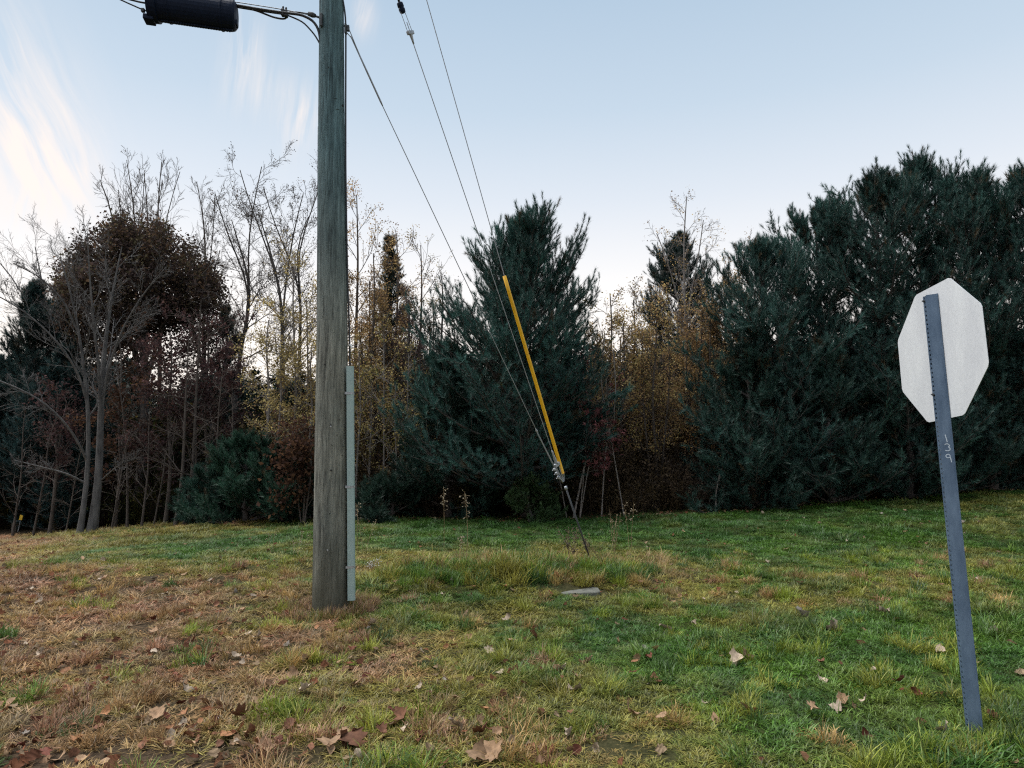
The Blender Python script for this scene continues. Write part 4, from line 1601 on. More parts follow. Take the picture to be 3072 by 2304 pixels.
# dark knots high on the shaft
for (px, py, w_, h_) in [(1004, 289, .05, .006), (1020, 300, .035, .035), (1008, 320, .045, .006), (1025, 313, .014, .03), (985, 198, .01, .02), (970, 220, .016, .008)]:
    p, nrm = on_pole(px, py)
    side = np.array([-nrm[1], nrm[0], 0])
    b = MB()
    ns = 9
    Vv = [p + nrm * .009]
    for q in range(ns):
        a = q * 2 * math.pi / ns
        k = random.uniform(.55, 1.1)
        Vv.append(p + side * math.cos(a) * w_ * .5 * k + np.array([0, 0, 1]) * (math.sin(a) * h_ * .5 * k + math.cos(a) * .006) + nrm * .004)
    b.add(Vv, [(0, 1 + q, 1 + (q + 1) % ns) for q in range(ns)])
    b.build("knot", M_HOLE, ROOT, smooth=True)

# U-shaped cable guard and the cable that leaves its top
def guard():
    b = MB()
    prof = []
    for a in np.linspace(-math.pi / 2, math.pi / 2, 9):
        prof.append((.012 + .022 * math.cos(a) if True else 0, .031 * math.sin(a)))
    prof = [(-.03, -.031)] + prof + [(-.03, .031)]
    inner = [(x - .004 if x > 0 else x, y * .88) for x, y in prof[::-1]]
    ring = prof + inner
    n = len(ring)
    rows = []
    for (py, px) in [(1099, 1051), (1300, 1052), (1550, 1053.5), (1800, 1055)]:
        c = at(px, py, PY - .05)
        rows.append([(c[0] + x, c[1] + y, c[2]) for x, y in ring])
    V = [p for r in rows for p in r]
    Fs = [(i * n + q, i * n + (q + 1) % n, (i + 1) * n + (q + 1) % n, (i + 1) * n + q) for i in range(len(rows) - 1) for q in range(n)]
    h = n // 2
    for i0, fl in ((0, 1), ((len(rows) - 1) * n, 0)):
        for q in range(h - 1):
            f = (i0 + q, i0 + q + 1, i0 + n - 2 - q, i0 + n - 1 - q)
            Fs.append(f if fl else f[::-1])
    b.add(V, Fs)
    o = b.build("cable_guard", M_GUARD, ROOT)
    tag(o, "pale grey-green cable guard strip")
    for py in (1105, 1345, 1640, 1778):
        c = at(1045, py, PY - .11)
        g_ = MB()
        g_.tube([c + (0, .02, 0), c + (0, -.004, 0)], .006, 8)
        o2 = g_.build("screw", M_IRON)
        o2.parent = o
        o2.matrix_parent_inverse = Matrix.Translation(-Vector(ROOT.location))


guard()
for py in (1180, 1460, 1700):
    cst = at(np.interp(py, [1099, 1800], [1051, 1055]), py, PY - .05)
    pr = [(-.045, -.037), (.0, -.037), (.026, -.027), (.0375, 0), (.026, .027), (.0, .037), (-.045, .037)]
    b = MB()
    V = [(cst[0] + u, cst[1] + v, cst[2] + s_) for s_ in (-.011, .011) for u, v in pr]
    b.add(V, [(q, q + 1, q + 8, q + 7) for q in range(6)])
    o = b.build("strap", M_GALV, ROOT)
    sm = o.modifiers.new("thickness", 'SOLIDIFY')
    sm.thickness = .0025
P = [at(px, py, PY - .02) for px, py in [(1020, -60), (1028, 0), (1035, 30), (1037.5, 70), (1037.5, 150), (1037, 300), (1037, 500), (1040, 700), (1043, 850), (1048, 980), (1049, 1050), (1050, 1110)]]
MB().tube(poly(P, 60), .0085, 8).build("riser_cable", M_CABLE, ROOT, smooth=True)
P = [at(px, py, PY - .03) for px, py in [(954.5, 380), (953, 700), (951, 1000), (948, 1300), (944, 1500), (941, 1700), (938, 1830)]]
MB().tube(poly(P, 30), .005, 6).build("ground_wire", M_CABLE, ROOT, smooth=True)
for py in (1190, 1240, 1300, 1470, 1560):
    p = at(np.interp(py, [1000, 1300, 1500, 1700], [951, 948, 944, 941]), py, PY - .035)
    MB().box(p, (.02, .014, .008)).build("staple", M_GALV, ROOT)
c = at(1052, 1040, PY - .06)
b = MB()
b.tube(poly([c + (-.025, .03, .015), c + (0, 0, .016), c + (.012, -.01, .004), c + (.012, -.01, -.02)], 10), .009, 8)
b.build("cable_clip", M_WHITE, ROOT, smooth=True)
# steel plate with eye bolt on the left, clamp on the right
p, _ = on_pole(964, 54)
b = MB()
b.box(p + (-.004, -.004, 0), (.022, .06, .13))
b.box(p + (-.012, -.004, 0), (.03, .035, .05))
b.build("eye_plate", M_IRON, ROOT, bevel=.004)
c = at(1041, 84, PY - .02)
b = MB()
b.box(c + (-.012, 0, -.01), (.02, .045, .10))
b.tube([c + (-.03, 0, .02), c + (.022, 0, .02)], .012, 8)
b.box(c + (.012, 0, -.008), (.022, .03, .05))
b.build("guy_clamp", M_IRON, ROOT, bevel=.003)

# ------------------------------------------------------------------ guy wires and anchor
ANCH = gpt(1772, 1682)
gp0 = np.array([_xs[-1], PY, 0])
gn = np.cross(np.array([ANCH[0], ANCH[1], 0]) - gp0, (0, 0, 1.0))
gn /= np.linalg.norm(gn)


def G(px, py, off=0.0):
    return onplane(px, py, gp0 + gn * off, gn)


def guy_top(pa, pb):
    """extend the line through two points up to the pole"""
    d = pa - pb
    t = (np.dot(gp0[:2] - pb[:2], d[:2])) / np.dot(d[:2], d[:2])
    q = pb + d * t
    c, r = pole_c(q[2])
    back = d / np.linalg.norm(d[:2]) * (r - .01)
    return q - back


# anchor rod with its eye
eye = G(1697, 1462)
rod = empty("anchor_rod", ANCH)
tag(rod, "slanting steel guy anchor rod rising out of the dry grass", "anchor rod")
dr = eye - ANCH
MB().tube([ANCH - dr * .2, eye], .0115, 10).build("rod", M_IRON, rod, smooth=True)
dn = dr / np.linalg.norm(dr)
sd = np.cross(dn, gn)
b = MB()
ring = [eye + dn * (.055 + .05 * math.cos(a)) + sd * .036 * math.sin(a) for a in np.linspace(math.pi, -math.pi, 17)]
b.tube(ring, .0135, 8, cap=False)
b.tube([eye - dn * .03, eye + dn * .012], [.02, .02], 8)
b.build("eye", M_GALV, rod, smooth=True)
for k, (dx, dy) in enumerate([(-.03, .0), (.03, .0)]):
    pass
# thimble wires holding the three guys
EYE = eye + dn * .095


def deadend(root, p, d, nm="dead_end", s=1.0):
    """tapered automatic strand grip pointing up the wire (direction d) with its yoke"""
    b = MB()
    b.tube([p + d * .20 * s, p + d * .17 * s, p + d * .03 * s, p], np.array([.008, .012, .022, .024]) * s, 12)
    o = b.build(nm, M_GALV, root, smooth=True)
    sdv = np.cross(d, gn)
    R = np.stack([sdv, gn, d], 1)
    y_ = MB()
    y_.box(p - d * .005, (.095 * s, .042 * s, .045 * s), R)
    o2 = y_.build("yoke", M_WHITE if False else M_GALV, root, bevel=.006)
    return sdv


# first guy: lowest on the pole, wrapped grip at both ends
r1 = empty("guy_wire", ANCH)
tag(r1, "lowest guy wire, tied to the pole just above the picture's visible clamp", "guy wire", "guy wires")
a0 = at(1045, 88, PY)
a1, a2, a3 = G(1145, 312), G(1610, 1293), G(1668, 1408)
MB().tube(poly([a0 + (0, 0, .02), G(1055, 112), a1], 6), .0045, 6).build("strand", M_STRAND, r1)
MB().tube([G(1052, 108), G(1100, 213), G(1142, 305), G(1148, 318)], [.006, .0095, .0095, .006], 8).build("preformed_grip", M_STRAND, r1, smooth=True)
MB().tube([a0 + (-.01, 0, -.04), G(1053, 112)], .0045, 6).build("grip_leg", M_STRAND, r1)
MB().tube([a1, a2], .0047, 6).build("strand", M_STRAND, r1)
MB().tube([G(1606, 1285), a2, G(1614, 1302)], [.004, .014, .006], 8).build("splice_clamp", M_GALV, r1)
MB().tube([a2, a3, G(1678, 1424)], .006, 6).build("strand", M_STRAND, r1)
MB().tube([G(1612, 1300, .01), G(1660, 1404, .01) + sd * .02, G(1676, 1424, .01)], .005, 6).build("strand", M_STRAND, r1)
for (px, py) in [(1664, 1408), (1670, 1420), (1676, 1432)]:
    c = G(px, py)
    b = MB()
    b.box(c, (.035, .03, .03), np.stack([sd, gn, dn], 1))
    b.tube([c + sd * .03 - gn * .01, c - sd * .04 - gn * .01], .006, 6)
    b.build("wire_clip", M_GALV, r1, bevel=.004)
MB().tube([G(1672, 1424), G(1688, 1446), EYE + sd * .014], .0095, 6).build("tail", M_STRAND, r1, smooth=True)

# second guy: with automatic grips at both ends and the insulator high up
r2 = empty("guy_wire", ANCH)
tag(r2, "middle guy wire with a bright strand grip near the top of the picture", "guy wire", "guy wires")
b0 = G(1670, 1393)
bt = G(1231, 104)
d2 = (G(1241, 133) - b0)
d2 /= np.linalg.norm(d2)
MB().tube([b0 + d2 * .15, bt], .005, 6).build("strand", M_STRAND, r2)
sv = deadend(r2, b0, d2, "strand_grip")
for s_ in (-.03, .03):
    MB().tube([b0 + sv * s_, EYE + sd * .006 * np.sign(s_)], .0062, 6).build("bail_wire", M_STRAND, r2)
# upper grip points the other way
bu = G(1231, 98)
b = MB()
b.tube([G(1241, 132), G(1238, 122), G(1232, 102), bu], [.009, .012, .021, .024], 12)
b.build("strand_grip", M_GALV, r2, smooth=True)
R = np.stack([sv, gn, d2], 1)
MB().box(bu, (.085, .04, .04), R).build("yoke", M_GALV, r2, bevel=.006)
MB().tube([bu, bu + d2 * .11], .0045, 6).build("strand_tail", M_STRAND, r2)
ins = G(1204, 24)
for s_ in (-.034, .034):
    MB().tube([bu + sv * s_, ins + sv * s_ * .9], .0035, 6).build("bail_wire", M_STRAND, r2)
b = MB()
b.tube([ins - d2 * .055, ins - d2 * .045, ins - d2 * .01, ins, ins + d2 * .012, ins + d2 * .05, ins + d2 * .06], np.array([.018, .032, .036, .026, .036, .034, .02]), 12)
b.build("insulator", M_BLACK, r2, smooth=True)
t2 = guy_top(G(1200, 8), b0)
MB().tube([ins + d2 * .04, ins + d2 * .5, t2], [.013, .011, .011], 8).build("upper_strand", M_CABLE, r2, smooth=True)

# third guy: carries the yellow guard
r3 = empty("guy_wire", ANCH)
tag(r3, "guy wire running down into the bright yellow plastic guard", "guy wire", "guy wires")
gt_, gb_ = G(1513, 828), G(1688, 1420)
wt = G(1281, 4)
MB().tube([gb_, gt_, wt, guy_top(wt, gt_)], .005, 6).build("strand", M_STRAND, r3)
ud = (gt_ - gb_) / np.linalg.norm(gt_ - gb_)
P = np.linspace(0, 1, 14)[:, None] * (gt_ - gb_) + gb_
b = MB()
n = 14
Vg, Fg = tube_arr(P[None], np.full((1, 14), .022), n)
b.add(Vg, [tuple(f) for f in Fg])
Vg, Fg = tube_arr(P[None], np.full((1, 14), .0185), n)
b.add(Vg, [tuple(f[::-1]) for f in Fg])
o1, o2 = 0, 14 * n
for i0 in (0, 13 * n):
    b.f += [(i0 + q, i0 + (q + 1) % n, o2 + i0 + (q + 1) % n, o2 + i0 + q) for q in range(n)]
    b.m += [0] * n
o = b.build("guy_guard", M_YELLOW, r3, smooth=False)
tag(o, "long bright yellow plastic guy guard")
o.data.polygons.foreach_set("use_smooth", [True] * len(o.data.polygons))
for f_ in (.12, .62):
    c = gb_ + (gt_ - gb_) * f_ - gn * .0215 * np.sign(gn[1])
    MB().tube([c + gn * .004 * np.sign(gn[1]), c - gn * .002 * np.sign(gn[1])], .006, 8).build("rivet", M_HOLE, o)
b = MB()
b.tube([gb_ + ud * .06, gb_ - ud * .03], [.016, .021], 10)
b.build("strand_grip", M_GALV, r3, smooth=True)
for s_ in (-.016, .022):
    MB().tube([gb_ - ud * .02 + sd * s_, EYE + sd * s_ * .5], .0062, 6).build("bail_wire", M_STRAND, r3)

# ------------------------------------------------------------------ aerial cable and splice closure
sp0 = np.array([_xs[0] - .12, PY - .05, 5.6])
sn = np.cross((-1.0, -.22, 0), (0, 0, 1.0))
sn /= np.linalg.norm(sn)


def Sx(px, py, off=0.0):
    return onplane(px, py, sp0 + sn * off, sn)


cab = empty("aerial_cable", pole_base)
tag(cab, "steel messenger strand with black cables running left from the pole", "cable")
far_l = Sx(-400, -260)
strand = poly([Sx(962, 54), Sx(945, 47), Sx(855, 29), Sx(710, 6), Sx(560, -14), Sx(445, -22), Sx(300, -60), far_l], 40)
MB().tube(strand, .005, 6).build("strand", M_STRAND, cab, smooth=True)
b = MB()
b.tube([Sx(962, 54), Sx(946, 48)], .011, 8)
b.tube([Sx(947, 48), Sx(938, 45), Sx(924, 41)], [.017, .026, .02], 10)
b.build("eye_bolt", M_IRON, cab, smooth=True)
MB().tube(poly([Sx(700, 14, -.02), Sx(780, 28, -.02), Sx(850, 38, -.02), Sx(905, 44, -.02), Sx(940, 62, -.02), Sx(957, 90, -.02), Sx(962, 130, -.0)], 30), .013, 8).build("feeder_cable", M_CABLE, cab, smooth=True)
MB().tube(poly([Sx(700, 20, .02), Sx(780, 33, .02), Sx(860, 44, .02), Sx(910, 66, .02), Sx(945, 105, .02), Sx(962, 136, .02)], 30), .008, 8).build("feeder_cable", M_CABLE, cab, smooth=True)
MB().tube(poly([Sx(705, 16, .03), Sx(770, 32, .03), Sx(820, 52, .03), Sx(850, 58, .03), Sx(864, 54, .03), Sx(856, 42, .03), Sx(830, 36, .03), Sx(780, 27, .03)], 34), .009, 8).build("slack_loop", M_CABLE, cab, smooth=True)
MB().tube(poly([Sx(925, 41), Sx(890, 35, -.01), Sx(860, 36, -.01), Sx(845, 40, -.01)], 12), .005, 6).build("lashing_wire", M_CABLE, cab, smooth=True)
for (px, py) in [(849, 35), (858, 38)]:
    c = Sx(px, py)
    b = MB()
    b.box(c + (0, 0, -.012), (.032, .05, .065))
    b.tube([c + (0, 0, .03), c + (0, 0, .055)], .011, 6)
    b.build("cable_clamp", M_CABLE, cab, bevel=.005)
MB().tube(poly([Sx(452, 12), Sx(420, 8), Sx(385, 0), Sx(330, -22), Sx(-380, -250)], 24), .009, 8).build("outgoing_cable", M_CABLE, cab, smooth=True)
MB().tube(poly([Sx(452, 38), Sx(430, 30), Sx(405, 22), Sx(372, 4), Sx(340, -14), Sx(-390, -230)], 24), .007, 8).build("outgoing_cable", M_CABLE, cab, smooth=True)
MB().box(Sx(429, 31), (.03, .03, .035)).build("cable_clamp", M_CABLE, cab, bevel=.004)

clo = empty("splice_closure", Sx(590, 40))
tag(clo, "big black ribbed cable splice closure hanging from the strand at top left", "splice closure")
ca, cb = Sx(468, 14), Sx(712, 50)                      # axis, left end to right end
ax = (cb - ca) / np.linalg.norm(cb - ca)
LEN = float(np.linalg.norm(cb - ca))
up_ = np.array([0, 0, 1.0]) - ax * ax[2]
up_ /= np.linalg.norm(up_)
sw = np.cross(ax, up_)
RC = .150
ra = np.array([.9, 1, 1, 1, 1, 1, 1, .98, .93, .80, .45])
ta = np.array([0, .01, .2, .45, .72, .80, .82, .93, .965, .99, 1.0])


def lathe(name, tt, rr, seg=28, mat=M_BLACK, parent=clo, squash=1.0):
    V, Fs = [], []
    for t_, r_ in zip(tt, rr):
        for q in range(seg):
            a = q * 2 * math.pi / seg
            V.append(ca + ax * LEN * t_ + up_ * RC * r_ * math.cos(a) + sw * RC * r_ * squash * math.sin(a))
    for i in range(len(tt) - 1):
        Fs += [(i * seg + q, i * seg + (q + 1) % seg, (i + 1) * seg + (q + 1) % seg, (i + 1) * seg + q) for q in range(seg)]
    Fs.append(tuple(range(seg - 1, -1, -1)))
    Fs.append(tuple((len(tt) - 1) * seg + q for q in range(seg)))
    b = MB()
    b.add(V, Fs)
    return b.build(name, mat, parent, smooth=False, bevel=.003)


o = lathe("body", ta, ra * .97)
lathe("end_cap", [-.075, -.07, .04, .045], [.98, 1.12, 1.10, .98])
for t_ in (.155, .80):
    lathe("band", [t_, t_ + .004, t_ + .026, t_ + .03], [.97, 1.02, 1.02, .97])
for q in range(26):
    t_ = .09 + q * .033
    c = ca + ax * LEN * t_ - up_ * RC * 1.0
    b = MB()
    b.box(c, (LEN * .017, .03, .022), np.stack([ax, sw, up_], 1))
    b.build("seam_rib", M_BLACK, clo)
c = ca + ax * LEN * .5 - up_ * RC * .975
MB().box(c, (LEN * .9, .022, .018), np.stack([ax, sw, up_], 1)).build("seam", M_BLACK, clo)
for t_ in (.62, .86, .93):
    c = ca + ax * LEN * t_ + up_ * RC * 1.08
    b = MB()
    b.box(c, (.03, .04, .06), np.stack([ax, sw, up_], 1))
    b.tube([c + up_ * .02, c + up_ * .05], .012, 6)
    b.build("hanger_bracket", M_IRON, clo, bevel=.004)
b = MB()
b.box(cb - ax * .015 - up_ * .075, (.05, .09, .05), np.stack([ax, sw, up_], 1))
b.build("latch", M_BLACK, clo, bevel=.01)
b = MB()
b.box(ca - ax * .045 - up_ * RC * 1.05, (.09, .12, .05), np.stack([ax, sw, up_], 1))
b.build("latch", M_BLACK, clo, bevel=.008)

# ------------------------------------------------------------------ octagonal sign seen from the back
M_ALU = simple("aluminium_sheet", (.69, .71, .735), .5, metal=.2, var=.05, scale=55)
M_POST = simple("galvanised_post", (.12, .175, .25), .5, metal=.3, scale=16, stretch=(1, 1, .3), bump=.06, col2=(.05, .085, .14))
M_RED = simple("sign_red", (.45, .02, .025), .4, var=.06)
M_PAINT = simple("white_marker_paint", (.46, .52, .58), .7, var=.15, scale=200)
def stained_alu():
    m = M_ALU
    t = m.node_tree
    bs = [n for n in t.nodes if n.type == 'BSDF_PRINCIPLED'][0]
    src = bs.inputs["Base Color"].links[0].from_socket
    tc = N(t, "ShaderNodeTexCoord")
    n2 = N(t, "ShaderNodeTexNoise")
    n2.inputs["Scale"].default_value = 4.5
    n2.inputs["Detail"].default_value = 6
    mp = N(t, "ShaderNodeMapping")
    mp.inputs["Scale"].default_value = (1, 1.4, .5)
    t.links.new(tc.outputs["Object"], mp.inputs[0])
    t.links.new(mp.outputs[0], n2.inputs["Vector"])
    n3 = N(t, "ShaderNodeTexNoise")
    n3.inputs["Scale"].default_value = 140
    n3.inputs["Detail"].default_value = 3
    t.links.new(tc.outputs["Object"], n3.inputs["Vector"])
    r2 = N(t, "ShaderNodeValToRGB")
    r2.color_ramp.elements[0].position, r2.color_ramp.elements[1].position = .32, .62
    r2.color_ramp.elements[0].color, r2.color_ramp.elements[1].color = (.90, .90, .91, 1), (1.04, 1.04, 1.03, 1)
    t.links.new(n2.outputs["Fac"], r2.inputs[0])
    r3 = N(t, "ShaderNodeValToRGB")
    r3.color_ramp.elements[0].position, r3.color_ramp.elements[1].position = .28, .42
    r3.color_ramp.elements[0].color, r3.color_ramp.elements[1].color = (.84, .83, .82, 1), (1, 1, 1, 1)
    t.links.new(n3.outputs["Fac"], r3.inputs[0])
    prev = src
    for r_ in (r2, r3):
        mu = N(t, "ShaderNodeMixRGB", blend_type='MULTIPLY')
        mu.inputs[0].default_value = 1
        t.links.new(prev, mu.inputs[1])
        t.links.new(r_.outputs[0], mu.inputs[2])
        prev = mu.outputs[0]
    t.links.new(prev, bs.inputs["Base Color"])


stained_alu()
sc_ = np.array([2.3932559, 3.79966633, 2.0260283])
su = np.array([.01439898, .09413983, .99545485])
snn = np.array([.99985987, .00714635, -.01513853])       # sign faces this way, away from us
sr = np.cross(su, snn)                                   # towards far side
sr = -sr if sr[1] < 0 else sr                            # +Y-ish
SR = np.stack([snn, sr, su], 1)


def S3(a, b_, c_):
    """sign frame: a along the facing direction, b to the far side, c up"""
    return sc_ + snn * a + sr * b_ + su * c_


pb = S3(0, 0, -2.06)
sign = empty("road_sign", (pb[0], pb[1], hz(pb[0], pb[1])))
tag(sign, "octagonal road sign seen from its bare aluminium back on a leaning steel post", "road sign")
a_, c8 = .381, .381 * math.tan(math.pi / 8)


def octagon(name, x0, x1, k, mat):
    rnd = []
    base = [(c8, a_), (a_, c8), (a_, -c8), (c8, -a_), (-c8, -a_), (-a_, -c8), (-a_, c8), (-c8, a_)]
    for i, (u, v) in enumerate(base):                  # slightly rounded corners
        pu, pv = base[i - 1]
        nu, nv = base[(i + 1) % 8]
        for (qu, qv) in ((pu, pv), (nu, nv)):
            d_ = math.hypot(qu - u, qv - v)
            rnd.append(((u + (qu - u) / d_ * .012) * k, (v + (qv - v) / d_ * .012) * k))
    n_ = len(rnd)
    V = [S3(x0, u, v) for u, v in rnd] + [S3(x1, u, v) for u, v in rnd]
    Fs = [tuple(range(n_)), tuple(range(2 * n_ - 1, n_ - 1, -1))] + [(q, q + n_, (q + 1) % n_ + n_, (q + 1) % n_) for q in range(n_)]
    b = MB()
    b.add(V, Fs)
    return b.build(name, mat, sign)


octagon("sign_panel", 0, .0025, 1.0, M_ALU)
octagon("sign_face", .0028, .0032, .985, M_RED)
# U-channel post: web with holes turned to us, flaring walls, lips against the panel
wx, wy, fx, fy, ly, th = -.048, .0150, -.006, .041, .051, .0035
z0p, z1p = -2.32, .325
pitch = .0254
npit = int((z1p - z0p) / pitch)
b = MB()
for s_ in (-1, 1):
    V = []
    for z in (z0p, z1p):
        V += [S3(wx, s_ * wy, z), S3(fx, s_ * fy, z), S3(fx, s_ * ly, z), S3(fx + th, s_ * ly, z), S3(fx + th, s_ * fy, z), S3(wx + th, s_ * (wy - .001), z)]
    Fs = [(q, (q + 1) % 6, (q + 1) % 6 + 6, q + 6) for q in range(5)] + [(5, 4, 3, 2, 1, 0), (6, 7, 8, 9, 10, 11)]
    b.add(V, Fs)
hr = .0068
for k in range(npit):
    zc = z0p + (k + .5) * pitch
    for xx, fl in ((wx, 1), (wx + th, 0)):
        sq, ho = [], []
        for q in range(8):
            a = q * math.pi / 4 + math.pi / 8
            ho.append(S3(xx, hr * math.cos(a), zc + hr * math.sin(a)))
        sqp = [(wy, pitch * .21), (wy * .42, pitch / 2), (-wy * .42, pitch / 2), (-wy, pitch * .21), (-wy, -pitch * .21), (-wy * .42, -pitch / 2), (wy * .42, -pitch / 2), (wy, -pitch * .21)]
        sq = [S3(xx, u, zc + v) for u, v in sqp]
        Fs = [(q, (q + 1) % 8, 8 + (q + 1) % 8, 8 + q) for q in range(8)]
        cor = [S3(xx, wy, zc + pitch / 2), S3(xx, -wy, zc + pitch / 2), S3(xx, -wy, zc - pitch / 2), S3(xx, wy, zc - pitch / 2)]
        Fs += [(0, 16, 1), (2, 17, 3), (4, 18, 5), (6, 19, 7)]
        b.add(sq + ho + cor, Fs)
    Vh = []
    for xx in (wx, wx + th):
        Vh += [S3(xx, hr * math.cos(q * math.pi / 4 + math.pi / 8), zc + hr * math.sin(q * math.pi / 4 + math.pi / 8)) for q in range(8)]
    b.add(Vh, [(q, (q + 1) % 8, 8 + (q + 1) % 8, 8 + q) for q in range(8)])
post = b.build("post", M_POST, sign)
tag(post, "blue-grey perforated U-channel post")
for zc in (.295, -.245):
    b = MB()
    b.tube([S3(wx - .014, .004, zc), S3(.006, .004, zc)], .0038, 8)
    b.tube([S3(wx - .007, .004, zc), S3(wx - .001, .004, zc)], .0075, 6)
    b.build("bolt", M_IRON, sign)
# the number 139 painted by hand down the near wall of the post
wa, wb = S3(wx, -wy, 0), S3(fx, -fy, 0)
we = (wb - wa) / np.linalg.norm(wb - wa)
wn = np.cross(we, su)
wn = wn if np.dot(wn, -sc_) > 0 else -wn
WL = float(np.linalg.norm(wb - wa))


def stroke(pts, zc, name, wd=.0021):
    b = MB()
    pts = np.array(pts, float)
    o_ = S3(wx, -wy, zc) + we * WL * .55 + wn * .0012
    V, Fs = [], []
    d = np.gradient(pts, axis=0)
    d /= np.linalg.norm(d, axis=1, keepdims=True) + 1e-9
    for (u, v), (du, dv_) in zip(pts, d):
        for s in (-1, 1):
            q = o_ + we * (u - dv_ * wd * s) + su * (v + du * wd * s)
            V.append(q)
    for i in range(len(pts) - 1):
        Fs.append((2 * i, 2 * i + 1, 2 * i + 3, 2 * i + 2))
    b.add(V, Fs)
    o = b.build(name, M_PAINT, sign)
    return o


def arc(cx_, cy_, rx, ry, a0, a1, n_=9):
    return [(cx_ + rx * math.cos(a), cy_ + ry * math.sin(a)) for a in np.linspace(math.radians(a0), math.radians(a1), n_)]


def find_c(py):
    """height along the post axis that appears at photograph row py"""
    zz = np.linspace(z0p, z1p, 600)
    Q = np.array([S3(wx, -wy - .01, z) for z in zz])
    _, yy = project(Q[:, 0], Q[:, 1], Q[:, 2])
    return float(zz[np.argmin(np.abs(yy - py))])


stroke([(-.004, .021), (0, 0), (.003, -.021)], find_c(1314), "painted_digit")
stroke(arc(0, .0095, .011, .0095, 160, -60) + arc(.001, -.009, .012, .0105, 60, -150), find_c(1343), "painted_digit")
stroke(arc(0, .010, .010, .010, 0, 350) + [(.0105, .0), (.012, -.012), (.013, -.024)], find_c(1374), "painted_digit")
# ------------------------------------------------------------------ small things on the verge
M_CONC = simple("old_concrete", (.125, .125, .105), .95, var=.4, scale=25, bump=.4)
M_MARK = simple("marker_yellow", (.75, .45, .02), .5, var=.1)
M_WOODP = simple("old_post_wood", (.13, .11, .09), .9, var=.3, scale=30, stretch=(1, 1, .1), bump=.4)
# concrete cover, half overgrown
sl = empty("concrete_cover", (SLAB_C[0], SLAB_C[1], SLAB_C[2]))
tag(sl, "flat pale concrete access cover half overgrown by long grass", "concrete cover")
for (sx, sy, hw, hd) in SLABS:
    b = MB()
    n_ = 20
    V = []
    rngs = np.random.default_rng(int(sx * 100) % 97)
    ol = []
    for q in range(n_):                                  # worn, chipped outline
        a = q * 2 * math.pi / n_
        k = 1 / max(abs(math.cos(a)), abs(math.sin(a))) * rngs.uniform(.93, 1.0)
        k = min(k, 1.3)
        ol.append((hw * k * math.cos(a), hd * k * math.sin(a)))
    zt = hz(sx, sy) + .010
    for z_, s_ in ((zt - .09, 1.0), (zt - .008, 1.0), (zt, .96)):
        V += [(sx + u * s_, sy + v * s_, z_ + .04 * u) for u, v in ol]
    Fs = [(i * n_ + q, i * n_ + (q + 1) % n_, (i + 1) * n_ + (q + 1) % n_, (i + 1) * n_ + q) for i in range(2) for q in range(n_)] + [tuple(range(2 * n_, 3 * n_))]
    b.add(V, Fs)
    b.build("slab", M_CONC, sl)

# yellow marker at the far left, and the grey post beside it
mb_ = gpt(52, 1596)
mk = empty("marker_stake", mb_)
tag(mk, "small yellow marker on a thin leaning stake at far left", "marker")
mt = at(61, 1563, mb_[1])
MB().tube([mb_ - (0, 0, .1), mt], .012, 6).build("stake", M_GALV, mk)
c = at(63, 1553, mb_[1] - .03)
lean_r = np.array([[.97, 0, .24], [0, 1, 0], [-.24, 0, .97]])
MB().box(c, (.085, .012, .135), lean_r).build("marker_plate", M_MARK, mk, bevel=.008)
pp_ = gpt(40, 1594)
pt = empty("wooden_post", pp_)
tag(pt, "short weathered post with pale cap beside the yellow marker", "post")
h_ = at(40, 1566, pp_[1])[2]
MB().box((pp_[0], pp_[1] + .05, (pp_[2] + h_) / 2 - .05), (.12, .12, h_ - pp_[2] + .1)).build("shaft", M_WOODP, pt, bevel=.01)
MB().box((pp_[0] + .01, pp_[1] + .05, h_ + .02), (.2, .18, .045)).build("cap", simple("pale_cap", (.3, .29, .28), .8), pt, bevel=.01)


# fallen leaves
def leaf_outline(kind, rng):
    if kind == 'oak':
        L_ = []
        for t in np.linspace(0, 1, 13):
            lob = .20 + .16 * math.sin(t * math.pi * 3.4 * 2 * .5 + .4) * (1 if 0 < t < 1 else 0)
            w_ = math.sin(math.pi * min(1, t * 1.02) ** .8) * (.30 + .20 * abs(math.sin(t * math.pi * 3.5))) * (1.0 if t < .98 else .2)
            L_.append((t, max(.01, w_)))
        return L_
    if kind == 'maple':
        pts = [(0, .02), (.06, .18), (.02, .42), (.2, .36), (.28, .60), (.45, .42), (.5, .26), (.66, .32), (.8, .16), (1, .01)]
        return pts
    return [(t, max(.01, .33 * math.sin(math.pi * t ** .85))) for t in np.linspace(0, 1, 9)]


def leaf_mesh(kind, rng, curl, fold):
    ol = leaf_outline(kind, rng)
    V, Fs = [], []
    n_ = len(ol)
    tw = rng.normal(0, .5)
    for (t, w_) in ol:
        zc_ = curl * (t - .5) ** 2 * 1.6 + .03 * math.sin(t * 9 + tw)
        for s in (-1, 0, 1):
            wj = w_ * rng.uniform(.85, 1.15)
            V.append((t - .5, s * wj * (1 - .25 * abs(fold)), zc_ + abs(s) * w_ * fold + s * (t - .5) * tw * .35 + rng.normal(0, .018)))
    for i in range(n_ - 1):
        for q in (0, 1):
            a = i * 3 + q
            Fs.append((a, a + 1, a + 4, a + 3))
    # stalk
    o_ = len(V)
    V += [(-.5, -.012, 0), (-.5, .012, 0), (-.74, 0, rng.uniform(0, .12))]
    Fs.append((o_, o_ + 1, o_ + 2))
    me = bpy.data.meshes.new("fallen_leaf")
    me.from_pydata(V, [], Fs)
    me.polygons.foreach_set("use_smooth", [True] * len(Fs))
    return me


